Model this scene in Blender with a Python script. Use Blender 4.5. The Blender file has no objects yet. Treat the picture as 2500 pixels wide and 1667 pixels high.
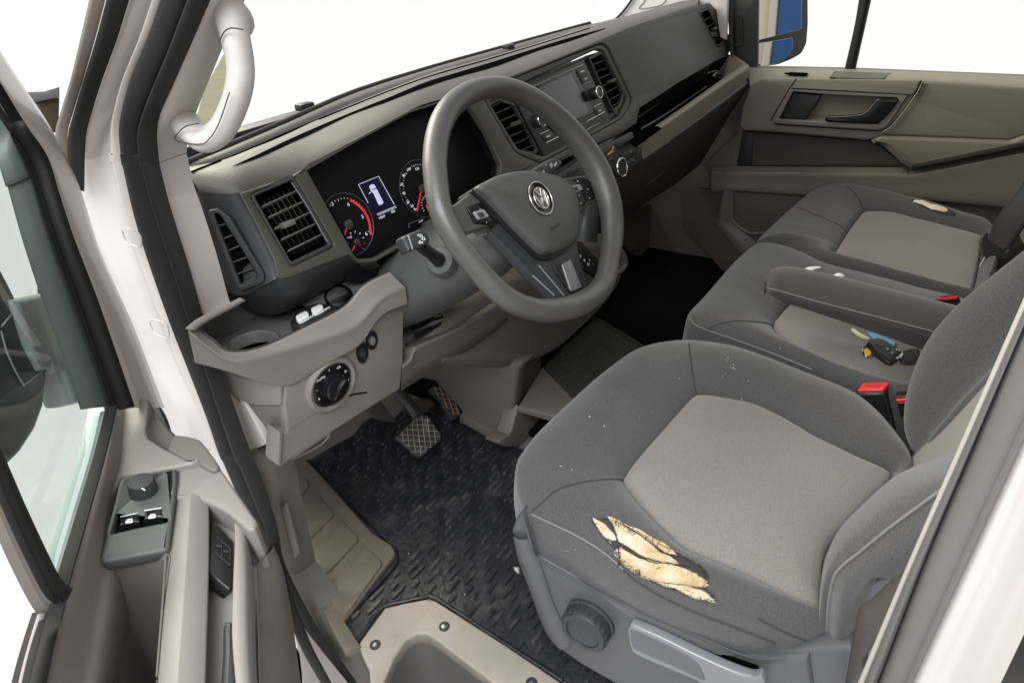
import bpy, bmesh, math, random
from mathutils import Vector as V, Matrix as M, noise
from mathutils.bvhtree import BVHTree
random.seed(7)
SC = bpy.context.scene
COL = SC.collection
# ------------------------------------------------------------------ camera
F_PX = 1575.0
def _n(v): return v.normalized()
Zc = _n(V((-185.0, -2567.0, -F_PX)))          # world up seen from the camera (x right, y down, z into picture)
Xc = V((1177.0, -1051.0, F_PX)); Xc = _n(Xc - Zc*Xc.dot(Zc))
Yc = Zc.cross(Xc)
cam_d = bpy.data.cameras.new('camera'); cam = bpy.data.objects.new('camera', cam_d); COL.objects.link(cam)
cam_d.sensor_width = 36; cam_d.lens = 36*F_PX/2500; cam_d.clip_start = .01; cam_d.clip_end = 200
def c2w(c): return V((Xc.dot(c), Yc.dot(c), Zc.dot(c)))
rx, ry, rz = c2w(V((1, 0, 0))), c2w(V((0, -1, 0))), c2w(V((0, 0, -1)))
cam.matrix_world = M(((rx.x, ry.x, rz.x, 0), (rx.y, ry.y, rz.y, 0), (rx.z, ry.z, rz.z, 0), (0, 0, 0, 1)))
SC.camera = cam
# ------------------------------------------------------------------ world, light, exposure
w = bpy.data.worlds.new('World'); SC.world = w; w.use_nodes = True
w.node_tree.nodes['Background'].inputs[0].default_value = (1, 1, .99, 1)
w.node_tree.nodes['Background'].inputs[1].default_value = .80
SC.view_settings.view_transform = 'Standard'; SC.view_settings.look = 'None'
SC.view_settings.exposure = 0.36; SC.view_settings.gamma = 1
def area(name, loc, target, size, size_y, power, col=(1, 1, 1)):
    d = bpy.data.lights.new(name, 'AREA'); d.shape = 'RECTANGLE'; d.size = size; d.size_y = size_y
    d.energy = power; d.color = col
    o = bpy.data.objects.new(name, d); COL.objects.link(o); o.location = loc
    o.rotation_euler = (V(target) - V(loc)).to_track_quat('-Z', 'Y').to_euler()
    return o
area('door_light', (-.58, .06, 1.02), (.70, .25, -.6), 1.7, 1.1, 58, (.95, .97, 1))
area('windscreen_light', (.9, 2.6, 1.3), (1.0, .4, -.3), 2.2, 1.4, 105, (1, .94, .79))
SC.cycles.max_bounces = 8; SC.cycles.transparent_max_bounces = 12
# ------------------------------------------------------------------ helpers
def ray(px, py): return c2w(V((px - 1250.0, py - 833.5, F_PX)))
class PL:                                       # a plane of the place; at(): where a sight line meets it
    def __init__(s, p0, n):
        s.p = V(p0); s.n = _n(V(n))
        if s.n.dot(s.p) > 0: s.n = -s.n
        up = V((0, 0, 1)) if abs(s.n.z) < .9 else V((0, 1, 0))
        s.u = _n(up.cross(s.n)); s.v = s.n.cross(s.u)
    def at(s, px, py):
        r = ray(px, py); return r*(s.n.dot(s.p)/s.n.dot(r))
    def off(s, d): return PL(s.p + s.n*d, s.n)
    def uv(s, P): return (P - s.p).dot(s.u), (P - s.p).dot(s.v)
    def pt(s, a, b, d=0): return s.p + s.u*a + s.v*b + s.n*d
def crop(ox, oy, sc): return lambda pts: [(ox + x/sc, oy + y/sc) for x, y in pts]
k1 = crop(0, 0, 3.267); k2 = crop(400, 380, 3.267); k3 = crop(1000, 180, 3.267); k4 = crop(1150, 0, 3.267)
k5 = crop(1750, 0, 3.0747); k6 = crop(1650, 440, 2.7035); k7 = crop(430, 660, 3.267); k8 = crop(0, 960, 2.217)
kA = crop(0, 380, 2.614); kB = crop(650, 900, 3.267); kC = crop(650, 1260, 2.94); kD = crop(1230, 820, 3.0156)
kE = crop(1200, 1240, 3.36); kF = crop(1850, 1100, 2.766); kG = crop(1850, 640, 3.734); kH = crop(1300, 560, 3.92)
kW = crop(0, 0, 2352/2500)                      # whole picture
def root(name, loc, label, cat, group=None):
    o = bpy.data.objects.new(name, None); COL.objects.link(o); o.location = loc; o.empty_display_size = .05
    o['label'] = label; o['category'] = cat
    if group: o['group'] = group
    return o
def base_of(p):
    b = V((0, 0, 0))
    while p is not None: b = b + p.location; p = p.parent
    return b
def link(name, me, mat, parent=None, smooth=True, auto=None):
    b = base_of(parent)
    if b.length > 0: me.transform(M.Translation(-b))
    me.materials.clear(); me.materials.append(mat)
    if smooth:
        me.polygons.foreach_set('use_smooth', [True]*len(me.polygons))
        if auto is not None: me.set_sharp_from_angle(angle=math.radians(auto))
    me.name = name
    o = bpy.data.objects.new(name, me); COL.objects.link(o); o.parent = parent
    return o
def tag(o, label, cat=None, group=None, kind=None):
    if label: o['label'] = label
    if cat: o['category'] = cat
    if group: o['group'] = group
    if kind: o['kind'] = kind
    return o
def mesh(verts, faces):
    me = bpy.data.meshes.new('m'); me.from_pydata([tuple(v) for v in verts], [], faces); me.update(); return me
def cr(pts, n, closed=False):                   # Catmull-Rom through pts, n steps a span
    out = []; m = len(pts); pts = [V(p) for p in pts]
    for i in range(m if closed else m - 1):
        if closed: a, b, c, d = pts[i-1], pts[i], pts[(i+1) % m], pts[(i+2) % m]
        else: a, b, c, d = pts[max(i-1, 0)], pts[i], pts[i+1], pts[min(i+2, m-1)]
        for j in range(n):
            t = j/n
            out.append(.5*((2*b) + (c-a)*t + (2*a-5*b+4*c-d)*t*t + (3*b-a-3*c+d)*t**3))
    if not closed: out.append(pts[-1])
    return out
def cr2(pts, n=6, closed=True): return [(p.x, p.y) for p in cr([(x, y, 0) for x, y in pts], n, closed)]
def rnd(pts, r, n=4):                           # fillet every corner of a px polygon
    out = []; m = len(pts)
    for i in range(m):
        p = V(pts[i] + (0,)); a = V(pts[i-1] + (0,)); b = V(pts[(i+1) % m] + (0,))
        rr = r[i] if isinstance(r, (list, tuple)) else r
        da, db = (a-p), (b-p); q = min(rr, da.length*.45, db.length*.45)
        s, e = p + da.normalized()*q, p + db.normalized()*q
        for j in range(n+1):
            t = j/n; c = s*(1-t)**2 + p*2*t*(1-t) + e*t*t
            out.append((c.x, c.y))
    return out
def plate(name, parent, outline, pl, thick, mat, bevel=.002, holes=(), res=2, loc2d=False, auto=40):
    cu = bpy.data.curves.new('c', 'CURVE'); cu.dimensions = '2D'; cu.fill_mode = 'BOTH'
    for poly in [outline] + list(holes):
        ab = poly if loc2d else [pl.uv(pl.at(x, y)) for x, y in poly]
        sp = cu.splines.new('POLY'); sp.points.add(len(ab)-1)
        for q, (a, b) in zip(sp.points, ab): q.co = (a, b, 0, 1)
        sp.use_cyclic_u = True
    cu.bevel_depth = bevel; cu.offset = -bevel; cu.extrude = max(thick/2 - bevel, 1e-5); cu.bevel_resolution = res
    o = bpy.data.objects.new('c', cu); me = bpy.data.meshes.new_from_object(o)
    bpy.data.objects.remove(o); bpy.data.curves.remove(cu)
    c = pl.p - pl.n*(thick/2)
    me.transform(M(((pl.u.x, pl.v.x, pl.n.x, c.x), (pl.u.y, pl.v.y, pl.n.y, c.y), (pl.u.z, pl.v.z, pl.n.z, c.z), (0, 0, 0, 1))))
    bm = bmesh.new(); bm.from_mesh(me); bmesh.ops.remove_doubles(bm, verts=bm.verts, dist=1e-6)
    bmesh.ops.recalc_face_normals(bm, faces=bm.faces); bm.to_mesh(me); bm.free()
    return link(name, me, mat, parent, True, auto)
def grid(name, parent, rows, mat, n=4, m=4, closed=False, thick=0, auto=None, sm=True):
    if m > 1: rows = [cr(r, m, closed) for r in rows]
    if n > 1:
        cols = [cr([r[i] for r in rows], n) for i in range(len(rows[0]))]
        rows = [[c[j] for c in cols] for j in range(len(cols[0]))]
    w_ = len(rows[0]); vs = [p for r in rows for p in r]; fs = []
    for j in range(len(rows)-1):
        for i in range(w_ if closed else w_-1):
            i2 = (i+1) % w_
            fs.append((j*w_+i, j*w_+i2, (j+1)*w_+i2, (j+1)*w_+i))
    me = mesh(vs, fs)
    if thick:
        bm = bmesh.new(); bm.from_mesh(me); bmesh.ops.recalc_face_normals(bm, faces=bm.faces)
        f0 = bm.faces[:]; c = sum((f.normal.dot(-f.calc_center_median()) for f in f0))
        if c < 0: bmesh.ops.reverse_faces(bm, faces=f0)
        bmesh.ops.solidify(bm, geom=f0, thickness=thick); bm.to_mesh(me); bm.free()
    return link(name, me, mat, parent, sm, auto)
def strip(name, parent, Lp, Rp, plL, plR, prof, mat, n=6, thick=0, auto=None):
    """a band between two edges; prof = (share across, lift towards the viewer side of the plane)"""
    A = [plL.at(*p) for p in Lp]; B = [plR.at(*p) for p in Rp]
    rows = [[a.lerp(b, t) + plL.n.lerp(plR.n, t)*h for a, b in zip(A, B)] for t, h in prof]
    return grid(name, parent, rows, mat, 1, n, False, thick, auto)
def tube(name, parent, path, rad, mat, n=10, closed=False, sub=4, flat=None, cap=True):
    """rad: number, list along path, or pair list (a, b) with flat = the direction of a"""
    P = cr(path, sub, closed) if sub > 1 else [V(p) for p in path]; m = len(P)
    R = rad if isinstance(rad, (list, tuple)) else [rad]*len(path)
    def rr(i):
        x = i/sub; j = min(int(x), len(R)-1); k = (j+1) % len(R) if closed else min(j+1, len(R)-1); t = x-j
        a, b = R[j], R[k]
        if not isinstance(a, (tuple, list)): a, b = (a, a), (b, b)
        return a[0]*(1-t)+b[0]*t, a[1]*(1-t)+b[1]*t
    vs, fs, up = [], [], None
    for i, p in enumerate(P):
        t = (P[(i+1) % m] - P[i-1]) if closed else (P[min(i+1, m-1)] - P[max(i-1, 0)])
        t = _n(t) if t.length > 1e-9 else V((0, 0, 1))
        if flat is not None: up = V(flat)
        elif up is None: up = V((0, 0, 1)) if abs(t.z) < .9 else V((1, 0, 0))
        up = _n(up - t*up.dot(t)); sd = t.cross(up); a, b = rr(i)
        for k in range(n):
            q = 2*math.pi*k/n; vs.append(p + up*(math.cos(q)*a) + sd*(math.sin(q)*b))
    for i in range(m if closed else m-1):
        for k in range(n):
            i2 = (i+1) % m; k2 = (k+1) % n
            fs.append((i*n+k, i*n+k2, i2*n+k2, i2*n+k))
    if cap and not closed: fs += [tuple(range(n))[::-1], tuple((m-1)*n+k for k in range(n))]
    return link(name, mesh(vs, fs), mat, parent, True, 50)
def lathe(name, parent, c, axis, prof, mat, n=32, ref=None, sx=1, auto=40):
    ax = _n(V(axis)); u = V(ref) if ref else (V((0, 0, 1)) if abs(ax.z) < .9 else V((1, 0, 0)))
    u = _n(u - ax*u.dot(ax)); v = ax.cross(u); vs, fs = [], []
    for r, h in prof:
        for k in range(n):
            q = 2*math.pi*k/n; vs.append(V(c) + ax*h + u*(math.cos(q)*r) + v*(math.sin(q)*r*sx))
    for j in range(len(prof)-1):
        for k in range(n): fs.append((j*n+k, j*n+(k+1) % n, (j+1)*n+(k+1) % n, (j+1)*n+k))
    fs.append(tuple(range(n))[::-1]); fs.append(tuple((len(prof)-1)*n+k for k in range(n)))
    me = mesh(vs, fs); bm = bmesh.new(); bm.from_mesh(me); bmesh.ops.recalc_face_normals(bm, faces=bm.faces); bm.to_mesh(me); bm.free()
    return link(name, me, mat, parent, True, auto)
def box(name, parent, c, u, v, n, su, sv, sn, mat, bev=.002, seg=2):
    u, v, n = _n(V(u)), _n(V(v)), _n(V(n)); c = V(c); vs = []
    for k in (-1, 1):
        for a, b in ((-1, -1), (1, -1), (1, 1), (-1, 1)): vs.append(c + u*(a*su/2) + v*(b*sv/2) + n*(k*sn/2))
    me = mesh(vs, [(0, 3, 2, 1), (4, 5, 6, 7), (0, 1, 5, 4), (1, 2, 6, 5), (2, 3, 7, 6), (3, 0, 4, 7)])
    bm = bmesh.new(); bm.from_mesh(me); bmesh.ops.recalc_face_normals(bm, faces=bm.faces)
    if bev: bmesh.ops.bevel(bm, geom=bm.edges[:], offset=min(bev, .45*min(su, sv, sn)), segments=seg, affect='EDGES', profile=.5)
    bm.to_mesh(me); bm.free()
    return link(name, me, mat, parent, True, 40)
def text(name, parent, s, pl, px, size, mat, lift=.0006, rot=0, thick=.0002, align='CENTER', font_scale=1.0):
    cu = bpy.data.curves.new('t', 'FONT'); cu.body = s; cu.size = size; cu.align_x = align; cu.align_y = 'CENTER'; cu.extrude = thick; cu.resolution_u = 3
    o = bpy.data.objects.new('t', cu); me = bpy.data.meshes.new_from_object(o)
    bpy.data.objects.remove(o); bpy.data.curves.remove(cu)
    me.transform(M.Rotation(rot, 4, 'Z')); c = pl.at(*px) + pl.n*lift
    me.transform(M(((pl.u.x, pl.v.x, pl.n.x, c.x), (pl.u.y, pl.v.y, pl.n.y, c.y), (pl.u.z, pl.v.z, pl.n.z, c.z), (0, 0, 0, 1))))
    return link(name, me, mat, parent, False)
def line(name, parent, pts, pl, wid, mat, lift=.0008, closed=False):
    """a thin raised line (px points) lying on a plane"""
    return tube(name, parent, [pl.at(*p) + pl.n*lift for p in pts], wid/2, mat, 6, closed, 1)
def join(objs, name, kind=None):
    """several meshes just made become one part"""
    bm = bmesh.new()
    for o in objs: bm.from_mesh(o.data)
    o0 = objs[0]; me = bpy.data.meshes.new(name); bm.to_mesh(me); bm.free()
    me.materials.append(o0.data.materials[0]); par = o0.parent
    for o in objs:
        d = o.data; bpy.data.objects.remove(o); bpy.data.meshes.remove(d)
    me.polygons.foreach_set('use_smooth', [True]*len(me.polygons)); me.set_sharp_from_angle(angle=math.radians(40))
    o = bpy.data.objects.new(name, me); COL.objects.link(o); o.parent = par
    if kind: o['kind'] = kind
    return o
def bvh(objs):
    vs, fs = [], []
    for o in objs:
        b = len(vs); t = base_of(o); vs += [v.co + t for v in o.data.vertices]
        fs += [[b+i for i in p.vertices] for p in o.data.polygons]
    return BVHTree.FromPolygons(vs, fs)
def hit(tree, px, py, lift=0):
    d = ray(px, py).normalized(); r = tree.ray_cast(V((0, 0, 0)), d)
    if r[0] is None: return None
    nn = r[1] if r[1].dot(d) < 0 else -r[1]
    return r[0] + nn*lift
# ------------------------------------------------------------------ materials
MT = {}
def mat(name, col, rough=.5, metal=0, grain=0, gscale=900, var=.08, vscale=9, spec=.5, coat=0, dirt=None, weave=None, emit=None, sheen=0, bumpd=.0006):
    m = bpy.data.materials.new(name); m.use_nodes = True; nt = m.node_tree; N = nt.nodes; L = nt.links
    b = N['Principled BSDF']; b.inputs['Roughness'].default_value = rough; b.inputs['Metallic'].default_value = metal
    b.inputs['Specular IOR Level'].default_value = spec; b.inputs['Coat Weight'].default_value = coat; b.inputs['Sheen Weight'].default_value = sheen
    tc = N.new('ShaderNodeTexCoord'); co = tc.outputs['Object']
    nz = N.new('ShaderNodeTexNoise'); nz.inputs['Scale'].default_value = vscale; nz.inputs['Detail'].default_value = 6; L.new(co, nz.inputs['Vector'])
    mx = N.new('ShaderNodeMix'); mx.data_type = 'RGBA'
    mx.inputs[6].default_value = tuple(c*(1-var*1.6) for c in col) + (1,); mx.inputs[7].default_value = tuple(min(1, c*(1+var*1.6)) for c in col) + (1,)
    L.new(nz.outputs['Fac'], mx.inputs[0]); out = mx.outputs[2]
    if dirt:                                    # (colour, coverage 0..1, scale)
        n2 = N.new('ShaderNodeTexNoise'); n2.inputs['Scale'].default_value = dirt[2]; n2.inputs['Detail'].default_value = 9; n2.inputs['Roughness'].default_value = .68; L.new(co, n2.inputs['Vector'])
        rp = N.new('ShaderNodeValToRGB'); rp.color_ramp.elements[0].position = .62 - dirt[1]*.3; rp.color_ramp.elements[1].position = .78 - dirt[1]*.2
        L.new(n2.outputs['Fac'], rp.inputs['Fac']); m2 = N.new('ShaderNodeMix'); m2.data_type = 'RGBA'; L.new(rp.outputs['Color'], m2.inputs[0])
        L.new(out, m2.inputs[6]); m2.inputs[7].default_value = tuple(dirt[0]) + (1,); out = m2.outputs[2]
    hgt = None
    if weave:                                   # (scale, second colour, strength)
        mp = N.new('ShaderNodeMapping'); mp.inputs['Rotation'].default_value = (0, 0, .6); L.new(co, mp.inputs['Vector'])
        vo = N.new('ShaderNodeTexVoronoi'); vo.inputs['Scale'].default_value = weave[0]; vo.inputs['Randomness'].default_value = weave[3] if len(weave) > 3 else .25; L.new(mp.outputs['Vector'], vo.inputs['Vector'])
        rp = N.new('ShaderNodeValToRGB'); rp.color_ramp.elements[0].position = .15; rp.color_ramp.elements[1].position = .75; L.new(vo.outputs['Distance'], rp.inputs['Fac'])
        m3 = N.new('ShaderNodeMix'); m3.data_type = 'RGBA'; L.new(rp.outputs['Color'], m3.inputs[0]); L.new(out, m3.inputs[6]); m3.inputs[7].default_value = tuple(weave[1]) + (1,); out = m3.outputs[2]
        hgt = vo.outputs['Distance']; grain = weave[2]
    L.new(out, b.inputs['Base Color'])
    if grain:
        bp = N.new('ShaderNodeBump'); bp.inputs['Strength'].default_value = grain; bp.inputs['Distance'].default_value = bumpd
        if hgt is None:
            ng = N.new('ShaderNodeTexNoise'); ng.inputs['Scale'].default_value = gscale; ng.inputs['Detail'].default_value = 3; L.new(co, ng.inputs['Vector']); hgt = ng.outputs['Fac']
        L.new(hgt, bp.inputs['Height']); L.new(bp.outputs['Normal'], b.inputs['Normal'])
    rr = N.new('ShaderNodeMapRange'); rr.inputs[3].default_value = max(.02, rough-.07); rr.inputs[4].default_value = min(1, rough+.09); L.new(nz.outputs['Fac'], rr.inputs[0]); L.new(rr.outputs[0], b.inputs['Roughness'])
    if emit: b.inputs['Emission Color'].default_value = tuple(emit[0]) + (1,); b.inputs['Emission Strength'].default_value = emit[1]
    MT[name] = m; return m
def glass(name, tint, amt=.05):
    m = bpy.data.materials.new(name); m.use_nodes = True; nt = m.node_tree; N = nt.nodes; L = nt.links
    N.remove(N['Principled BSDF']); t = N.new('ShaderNodeBsdfTransparent'); t.inputs[0].default_value = tuple(tint) + (1,)
    g = N.new('ShaderNodeBsdfGlossy'); g.inputs['Roughness'].default_value = .02; fr = N.new('ShaderNodeLayerWeight'); fr.inputs[0].default_value = .12
    mm = N.new('ShaderNodeMath'); mm.operation = 'MULTIPLY'; mm.inputs[1].default_value = .22; L.new(fr.outputs['Fresnel'], mm.inputs[0])
    x = N.new('ShaderNodeMixShader'); L.new(mm.outputs[0], x.inputs[0]); L.new(t.outputs[0], x.inputs[1]); L.new(g.outputs[0], x.inputs[2])
    L.new(x.outputs[0], N['Material Output'].inputs[0]); MT[name] = m; return m
dash = mat('dash_plastic', (.049, .0475, .039), .48, grain=.6, gscale=420, var=.05)
darkp = mat('dark_plastic', (.026, .027, .029), .48, grain=.6, gscale=420, var=.06)
black = mat('black_plastic', (.012, .012, .013), .4, grain=.1, var=.05)
gloss = mat('gloss_black', (.008, .008, .009), .14, var=.02, spec=.35)
cluf = mat('cluster_face', (.005, .005, .006), .45, var=.02, spec=.15)
void = mat('deep_black', (.003, .003, .003), .9, spec=0)
beige = mat('beige_plastic', (.185, .172, .157), .55, grain=.3, gscale=700, var=.05, dirt=((.17, .15, .125), .12, 30))
beige_d = mat('taupe_plastic', (.125, .115, .10), .55, grain=.3, gscale=700, var=.06, dirt=((.10, .086, .07), .2, 30))
paint = mat('white_paint', (.50, .47, .45), .3, var=.02, coat=.3)
trim = mat('pillar_trim', (.50, .465, .435), .6, grain=.2, gscale=700, var=.03)
rubber = mat('rubber_seal', (.010, .0095, .0095), .7, grain=.15, gscale=400, var=.12, spec=.3)
brownr = mat('brown_seal', (.10, .085, .072), .5, var=.15, vscale=30)
cloth = mat('charcoal_cloth', (.088, .086, .087), .95, weave=(1000, (.046, .045, .046), .7, 1), var=.11, vscale=16, sheen=.25, spec=.15, dirt=((.13, .127, .125), .08, 40))
insert = mat('beige_mesh_cloth', (.225, .212, .192), .9, weave=(900, (.145, .136, .122), .5, 1), var=.08, vscale=10, sheen=.2, spec=.2, dirt=((.19, .17, .145), .15, 7))
matr = mat('mat_rubber', (.015, .0155, .019), .38, grain=.6, gscale=70, var=.4, vscale=24, dirt=((.055, .054, .052), .35, 14), bumpd=.003)
matb = mat('mat_rubber_worn', (.024, .025, .029), .3, grain=.4, gscale=120, var=.4, vscale=30, dirt=((.085, .083, .079), .4, 22), bumpd=.002)
wheelr = mat('wheel_foam', (.066, .065, .063), .36, grain=.5, gscale=600, var=.16, vscale=18)
chrome = mat('chrome', (.62, .61, .58), .22, metal=1, var=.05)
silver = mat('silver_plastic', (.36, .37, .40), .35, metal=.6, var=.04)
white = mat('white_print', (.8, .8, .8), .5, var=.02)
lit = mat('lit_white', (.6, .6, .62), .5, emit=((.85, .87, 1), .22))
litred = mat('lit_red', (.55, .02, .03), .5, emit=((.8, .02, .04), .22))
scr = mat('blue_display', (.004, .005, .014), .4, spec=.2, emit=((.008, .009, .035), .18))
lilac = mat('lilac_display', (.5, .48, .75), .5, emit=((.5, .47, .8), .35))
red = mat('red_button', (.62, .035, .035), .35, var=.03, emit=None)
metal = mat('bare_metal', (.5, .49, .46), .35, metal=1, var=.1)
foam = mat('yellow_foam', (.42, .31, .165), .95, grain=1, gscale=200, var=.28, vscale=30, dirt=((.50, .45, .365), .6, 26), bumpd=.004)
steel_d = mat('dark_steel', (.03, .03, .032), .45, var=.1)
gl_clear = glass('clear_glass', (.97, .98, .97)); gl_green = glass('green_glass', (.80, .87, .83))
# ------------------------------------------------------------------ planes of the cab (metres; camera at the origin, floor at z = -1)
def XP(x): return PL((x, 0, 0), (-1, 0, 0))
def YP(y): return PL((0, y, 0), (0, -1, 0))
def ZP(z): return PL((0, 0, z), (0, 0, 1))
AP = XP(.37)                                    # driver's door aperture
FP = PL((.50, .72, -.247), (-.09, -1, .30))     # dash face
FLOOR = -1.0
# ------------------------------------------------------------------ setting
def struct(o): o['kind'] = 'structure'; return o
struct(box('cab_floor', None, (1.26, .4, FLOOR-.03), (1, 0, 0), (0, 1, 0), (0, 0, 1), 1.55, 1.5, .04, beige_d, .002))
gmat = mat('pale_concrete', (.42, .38, .24), .7, var=.12, vscale=1.5)
gp = [ZP(-1.75).at(*p) for p in [(500, 215), (565, 100), (572, 250), (515, 318), (478, 292)]]
gq = [(2.5, -5, -1.75), (6.5, -5, -1.75), (6.5, 5, -1.75), (2.5, 5, -1.75)]  # unseen slab past the far door, added to bounce warm light inside
struct(link('ground', mesh(gp + [V(q) for q in gq], [(0, 1, 2, 3, 4), (5, 6, 7, 8)]), gmat, None, False))
van = root('van_body', (.37, .3, -1.3), 'white van body shell with open door aperture and black rubber seals', 'van body')
# closed shell round the cab: roof, rear wall, front bulkhead, far side
headl = mat('headliner', (.25, .24, .22), .9, var=.03)
box('roof', van, (1.25, .12, .92), (1, 0, 0), (0, 1, 0), (0, 0, 1), 1.9, .95, .04, headl)
box('shade_header', van, (.385, .08, .54), (1, 0, 0), (0, 1, 0), (0, 0, 1), .04, 1.0, .76, headl)  # unseen header, brought down low to block the door light from the bench
box('rear_wall', van, (1.25, -.42, -.3), (1, 0, 0), (0, 1, 0), (0, 0, 1), 1.8, .04, 2.0, headl)
box('bulkhead', van, (1.30, 1.14, -.72), (1, 0, 0), (0, 1, 0), (0, 0, 1), 1.7, .04, .9, black)
box('side_wall', van, (2.16, .45, -.74), (1, 0, 0), (0, 1, 0), (0, 0, 1), .04, 1.6, .62, beige_d)
strip('outer_sill', van, kC([(-60, 60), (60, 420), (165, 700), (260, 1230)]), kC([(60, 300), (160, 560), (260, 800), (600, 1230)]), XP(.352), XP(.362), [(0, -.003), (.3, .003), (.5, -.002), (.7, .003), (1, -.003)], mat('mauve_sill', (.17, .15, .15), .4, var=.05), 4)
# ---- A pillar, driver's side: paint strip, seal, inner trim
sealL = k1([(1530, -700), (1285, 0), (1180, 300), (1040, 640), (975, 900), (962, 1060), (985, 1300)]) + kA([(780, 0), (870, 420), (990, 800), (1110, 1130), (1200, 1350)]) + k7([(250, 1150), (350, 1450)]) + k8([(1212, 362), (1300, 560), (1400, 720)]) + kC([(50, 350), (150, 580), (300, 860), (430, 1030), (570, 1210)])
sealM = k1([(1778, -700), (1510, 0), (1330, 470), (1190, 800), (1130, 980), (1110, 1100), (1130, 1330)]) + kA([(900, 0), (985, 330), (1110, 720), (1200, 1010), (1275, 1230)]) + k7([(350, 1150), (450, 1450)]) + k8([(1296, 380), (1370, 560), (1440, 720)]) + kC([(80, 340), (185, 580), (340, 860), (480, 1040), (600, 1210)])
sealR = k1([(1937, -700), (1640, 0), (1500, 330), (1330, 720), (1240, 930), (1218, 1100), (1240, 1330)]) + kA([(985, 40), (1060, 330), (1190, 740), (1275, 1035), (1340, 1230)]) + k7([(460, 1150), (580, 1480)]) + k8([(1380, 410), (1440, 580), (1490, 740)]) + kC([(110, 330), (215, 560), (370, 840), (510, 1030), (640, 1210)])
strip('door_seal', van, sealL, sealM, AP, AP, [(0, -.003), (.06, .002), (.25, .007), (.5, .008), (.78, .006), (.95, .001), (1, -.008)], rubber, 5)
strip('door_seal', van, sealM, sealR, AP, XP(.375), [(0, -.008), (.06, .001), (.25, .006), (.55, .008), (.85, .003), (1, -.005)], rubber, 5)
# painted pillar flange left of the seal
pA = k1([(1133, -700), (900, 0), (800, 300), (680, 640), (560, 900), (440, 1060), (300, 1300)]) + kA([(250, 0), (380, 420), (560, 800), (700, 1130), (800, 1350)]) + k7([(-120, 1150), (-40, 1450)]) + k8([(900, 290), (1050, 560)])
strip('pillar_flange', van, pA, sealL[:16], XP(.356), AP, [(0, -.006), (.1, 0), (.44, .004), (.52, .004), (.56, .000), (.62, -.010), (.80, -.012), (.86, -.004), (.90, .004), (.95, .005), (1, -.003)], paint, 5)
# flange pockets and hinge
for cx, cy in ((840, 525), (1015, 1105)):
    pts = kA([(cx-55, cy-60), (cx+45, cy-30), (cx+60, cy+55), (cx-10, cy+40), (cx-45, cy)])
    tube('pressed_edge', van, [XP(.354).at(*p) for p in cr2(pts, 4)], .0009, paint, 6, False, 1)
box('door_hinge', van, AP.at(*kA([(790, 895)])[0]) + V((-.012, .0, 0)), (1, 0, 0), (0, 1, 0), (.12, .1, 1), .02, .03, .05, paint, .004)
# outer A-post seal (brown to black)
oL = k1([(870, -720), (712, -20), (640, 300), (560, 640), (480, 900), (440, 1060), (460, 1330)]); oR = k1([(1195, -720), (985, -20), (880, 330), (770, 640), (690, 900), (640, 1120), (632, 1540)])
strip('outer_seal', van, oL, oR, XP(.335), XP(.345), [(0, -.004), (.08, .002), (.3, .004), (.5, .0)], brownr, 5)
oLm = [((a[0]+b[0])/2, (a[1]+b[1])/2) for a, b in zip(oL, oR)]
strip('outer_seal', van, oLm, oR, XP(.340), XP(.345), [(0, -.002), (.3, .004), (.7, .003), (1, -.006)], rubber, 5)
# inner pillar trim: upper (behind the grab handle) and lower
tU = k1([(1937, -700), (1640, 0), (1500, 330), (1330, 720), (1240, 930), (1218, 1100), (1238, 1318)])
tUr = k1([(2295, -710), (1945, -10), (1850, 180), (1690, 560), (1560, 880), (1490, 1100), (1476, 1222)])
strip('pillar_trim', van, tU, tUr, XP(.378), XP(.43), [(0, -.004), (.06, 0), (.35, .007), (.7, .006), (.93, .001), (1, -.002)], trim, 6)
tL = k1([(1238, 1322), (1290, 1568)]) + kA([(1060, 330), (1190, 740), (1255, 960), (1278, 1040)])
tR = k1([(1476, 1228), (1540, 1500)]) + k2([(285, 400), (400, 760), (500, 1120), (520, 1180)])
strip('pillar_trim', van, tL, tR, XP(.378), XP(.43), [(0, -.004), (.06, 0), (.35, .007), (.7, .006), (.93, .001), (1, -.002)], trim, 6)
# lower painted pillar patch and sill trim
LP_ = k7([(290, 800), (400, 990), (455, 1110), (560, 1455), (725, 1385), (560, 1090), (430, 820)])
plate('pillar_foot', van, LP_, XP(.40), .012, paint, .002)
sA = k7([(560, 1455)]) + kB([(0, 1250), (40, 1400), (80, 1560)]) + kC([(60, 330), (160, 570), (300, 800), (420, 960), (600, 1220)])
sB = k7([(725, 1388)]) + kB([(110, 760), (180, 1060), (300, 1560)]) + kC([(290, 400), (420, 580), (560, 760), (690, 960), (800, 1220)])
strip('sill_trim', van, sA, sB, XP(.388), XP(.425), [(0, -.02), (.05, .004), (.3, .012), (.8, .012), (.95, .004), (1, -.025)], beige_d, 6)
plate('sill_insert', van, rnd(kB([(112, 1105), (150, 1078), (262, 1480), (222, 1510)]), 4), XP(.408), .006, beige_d, .0015)
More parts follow.
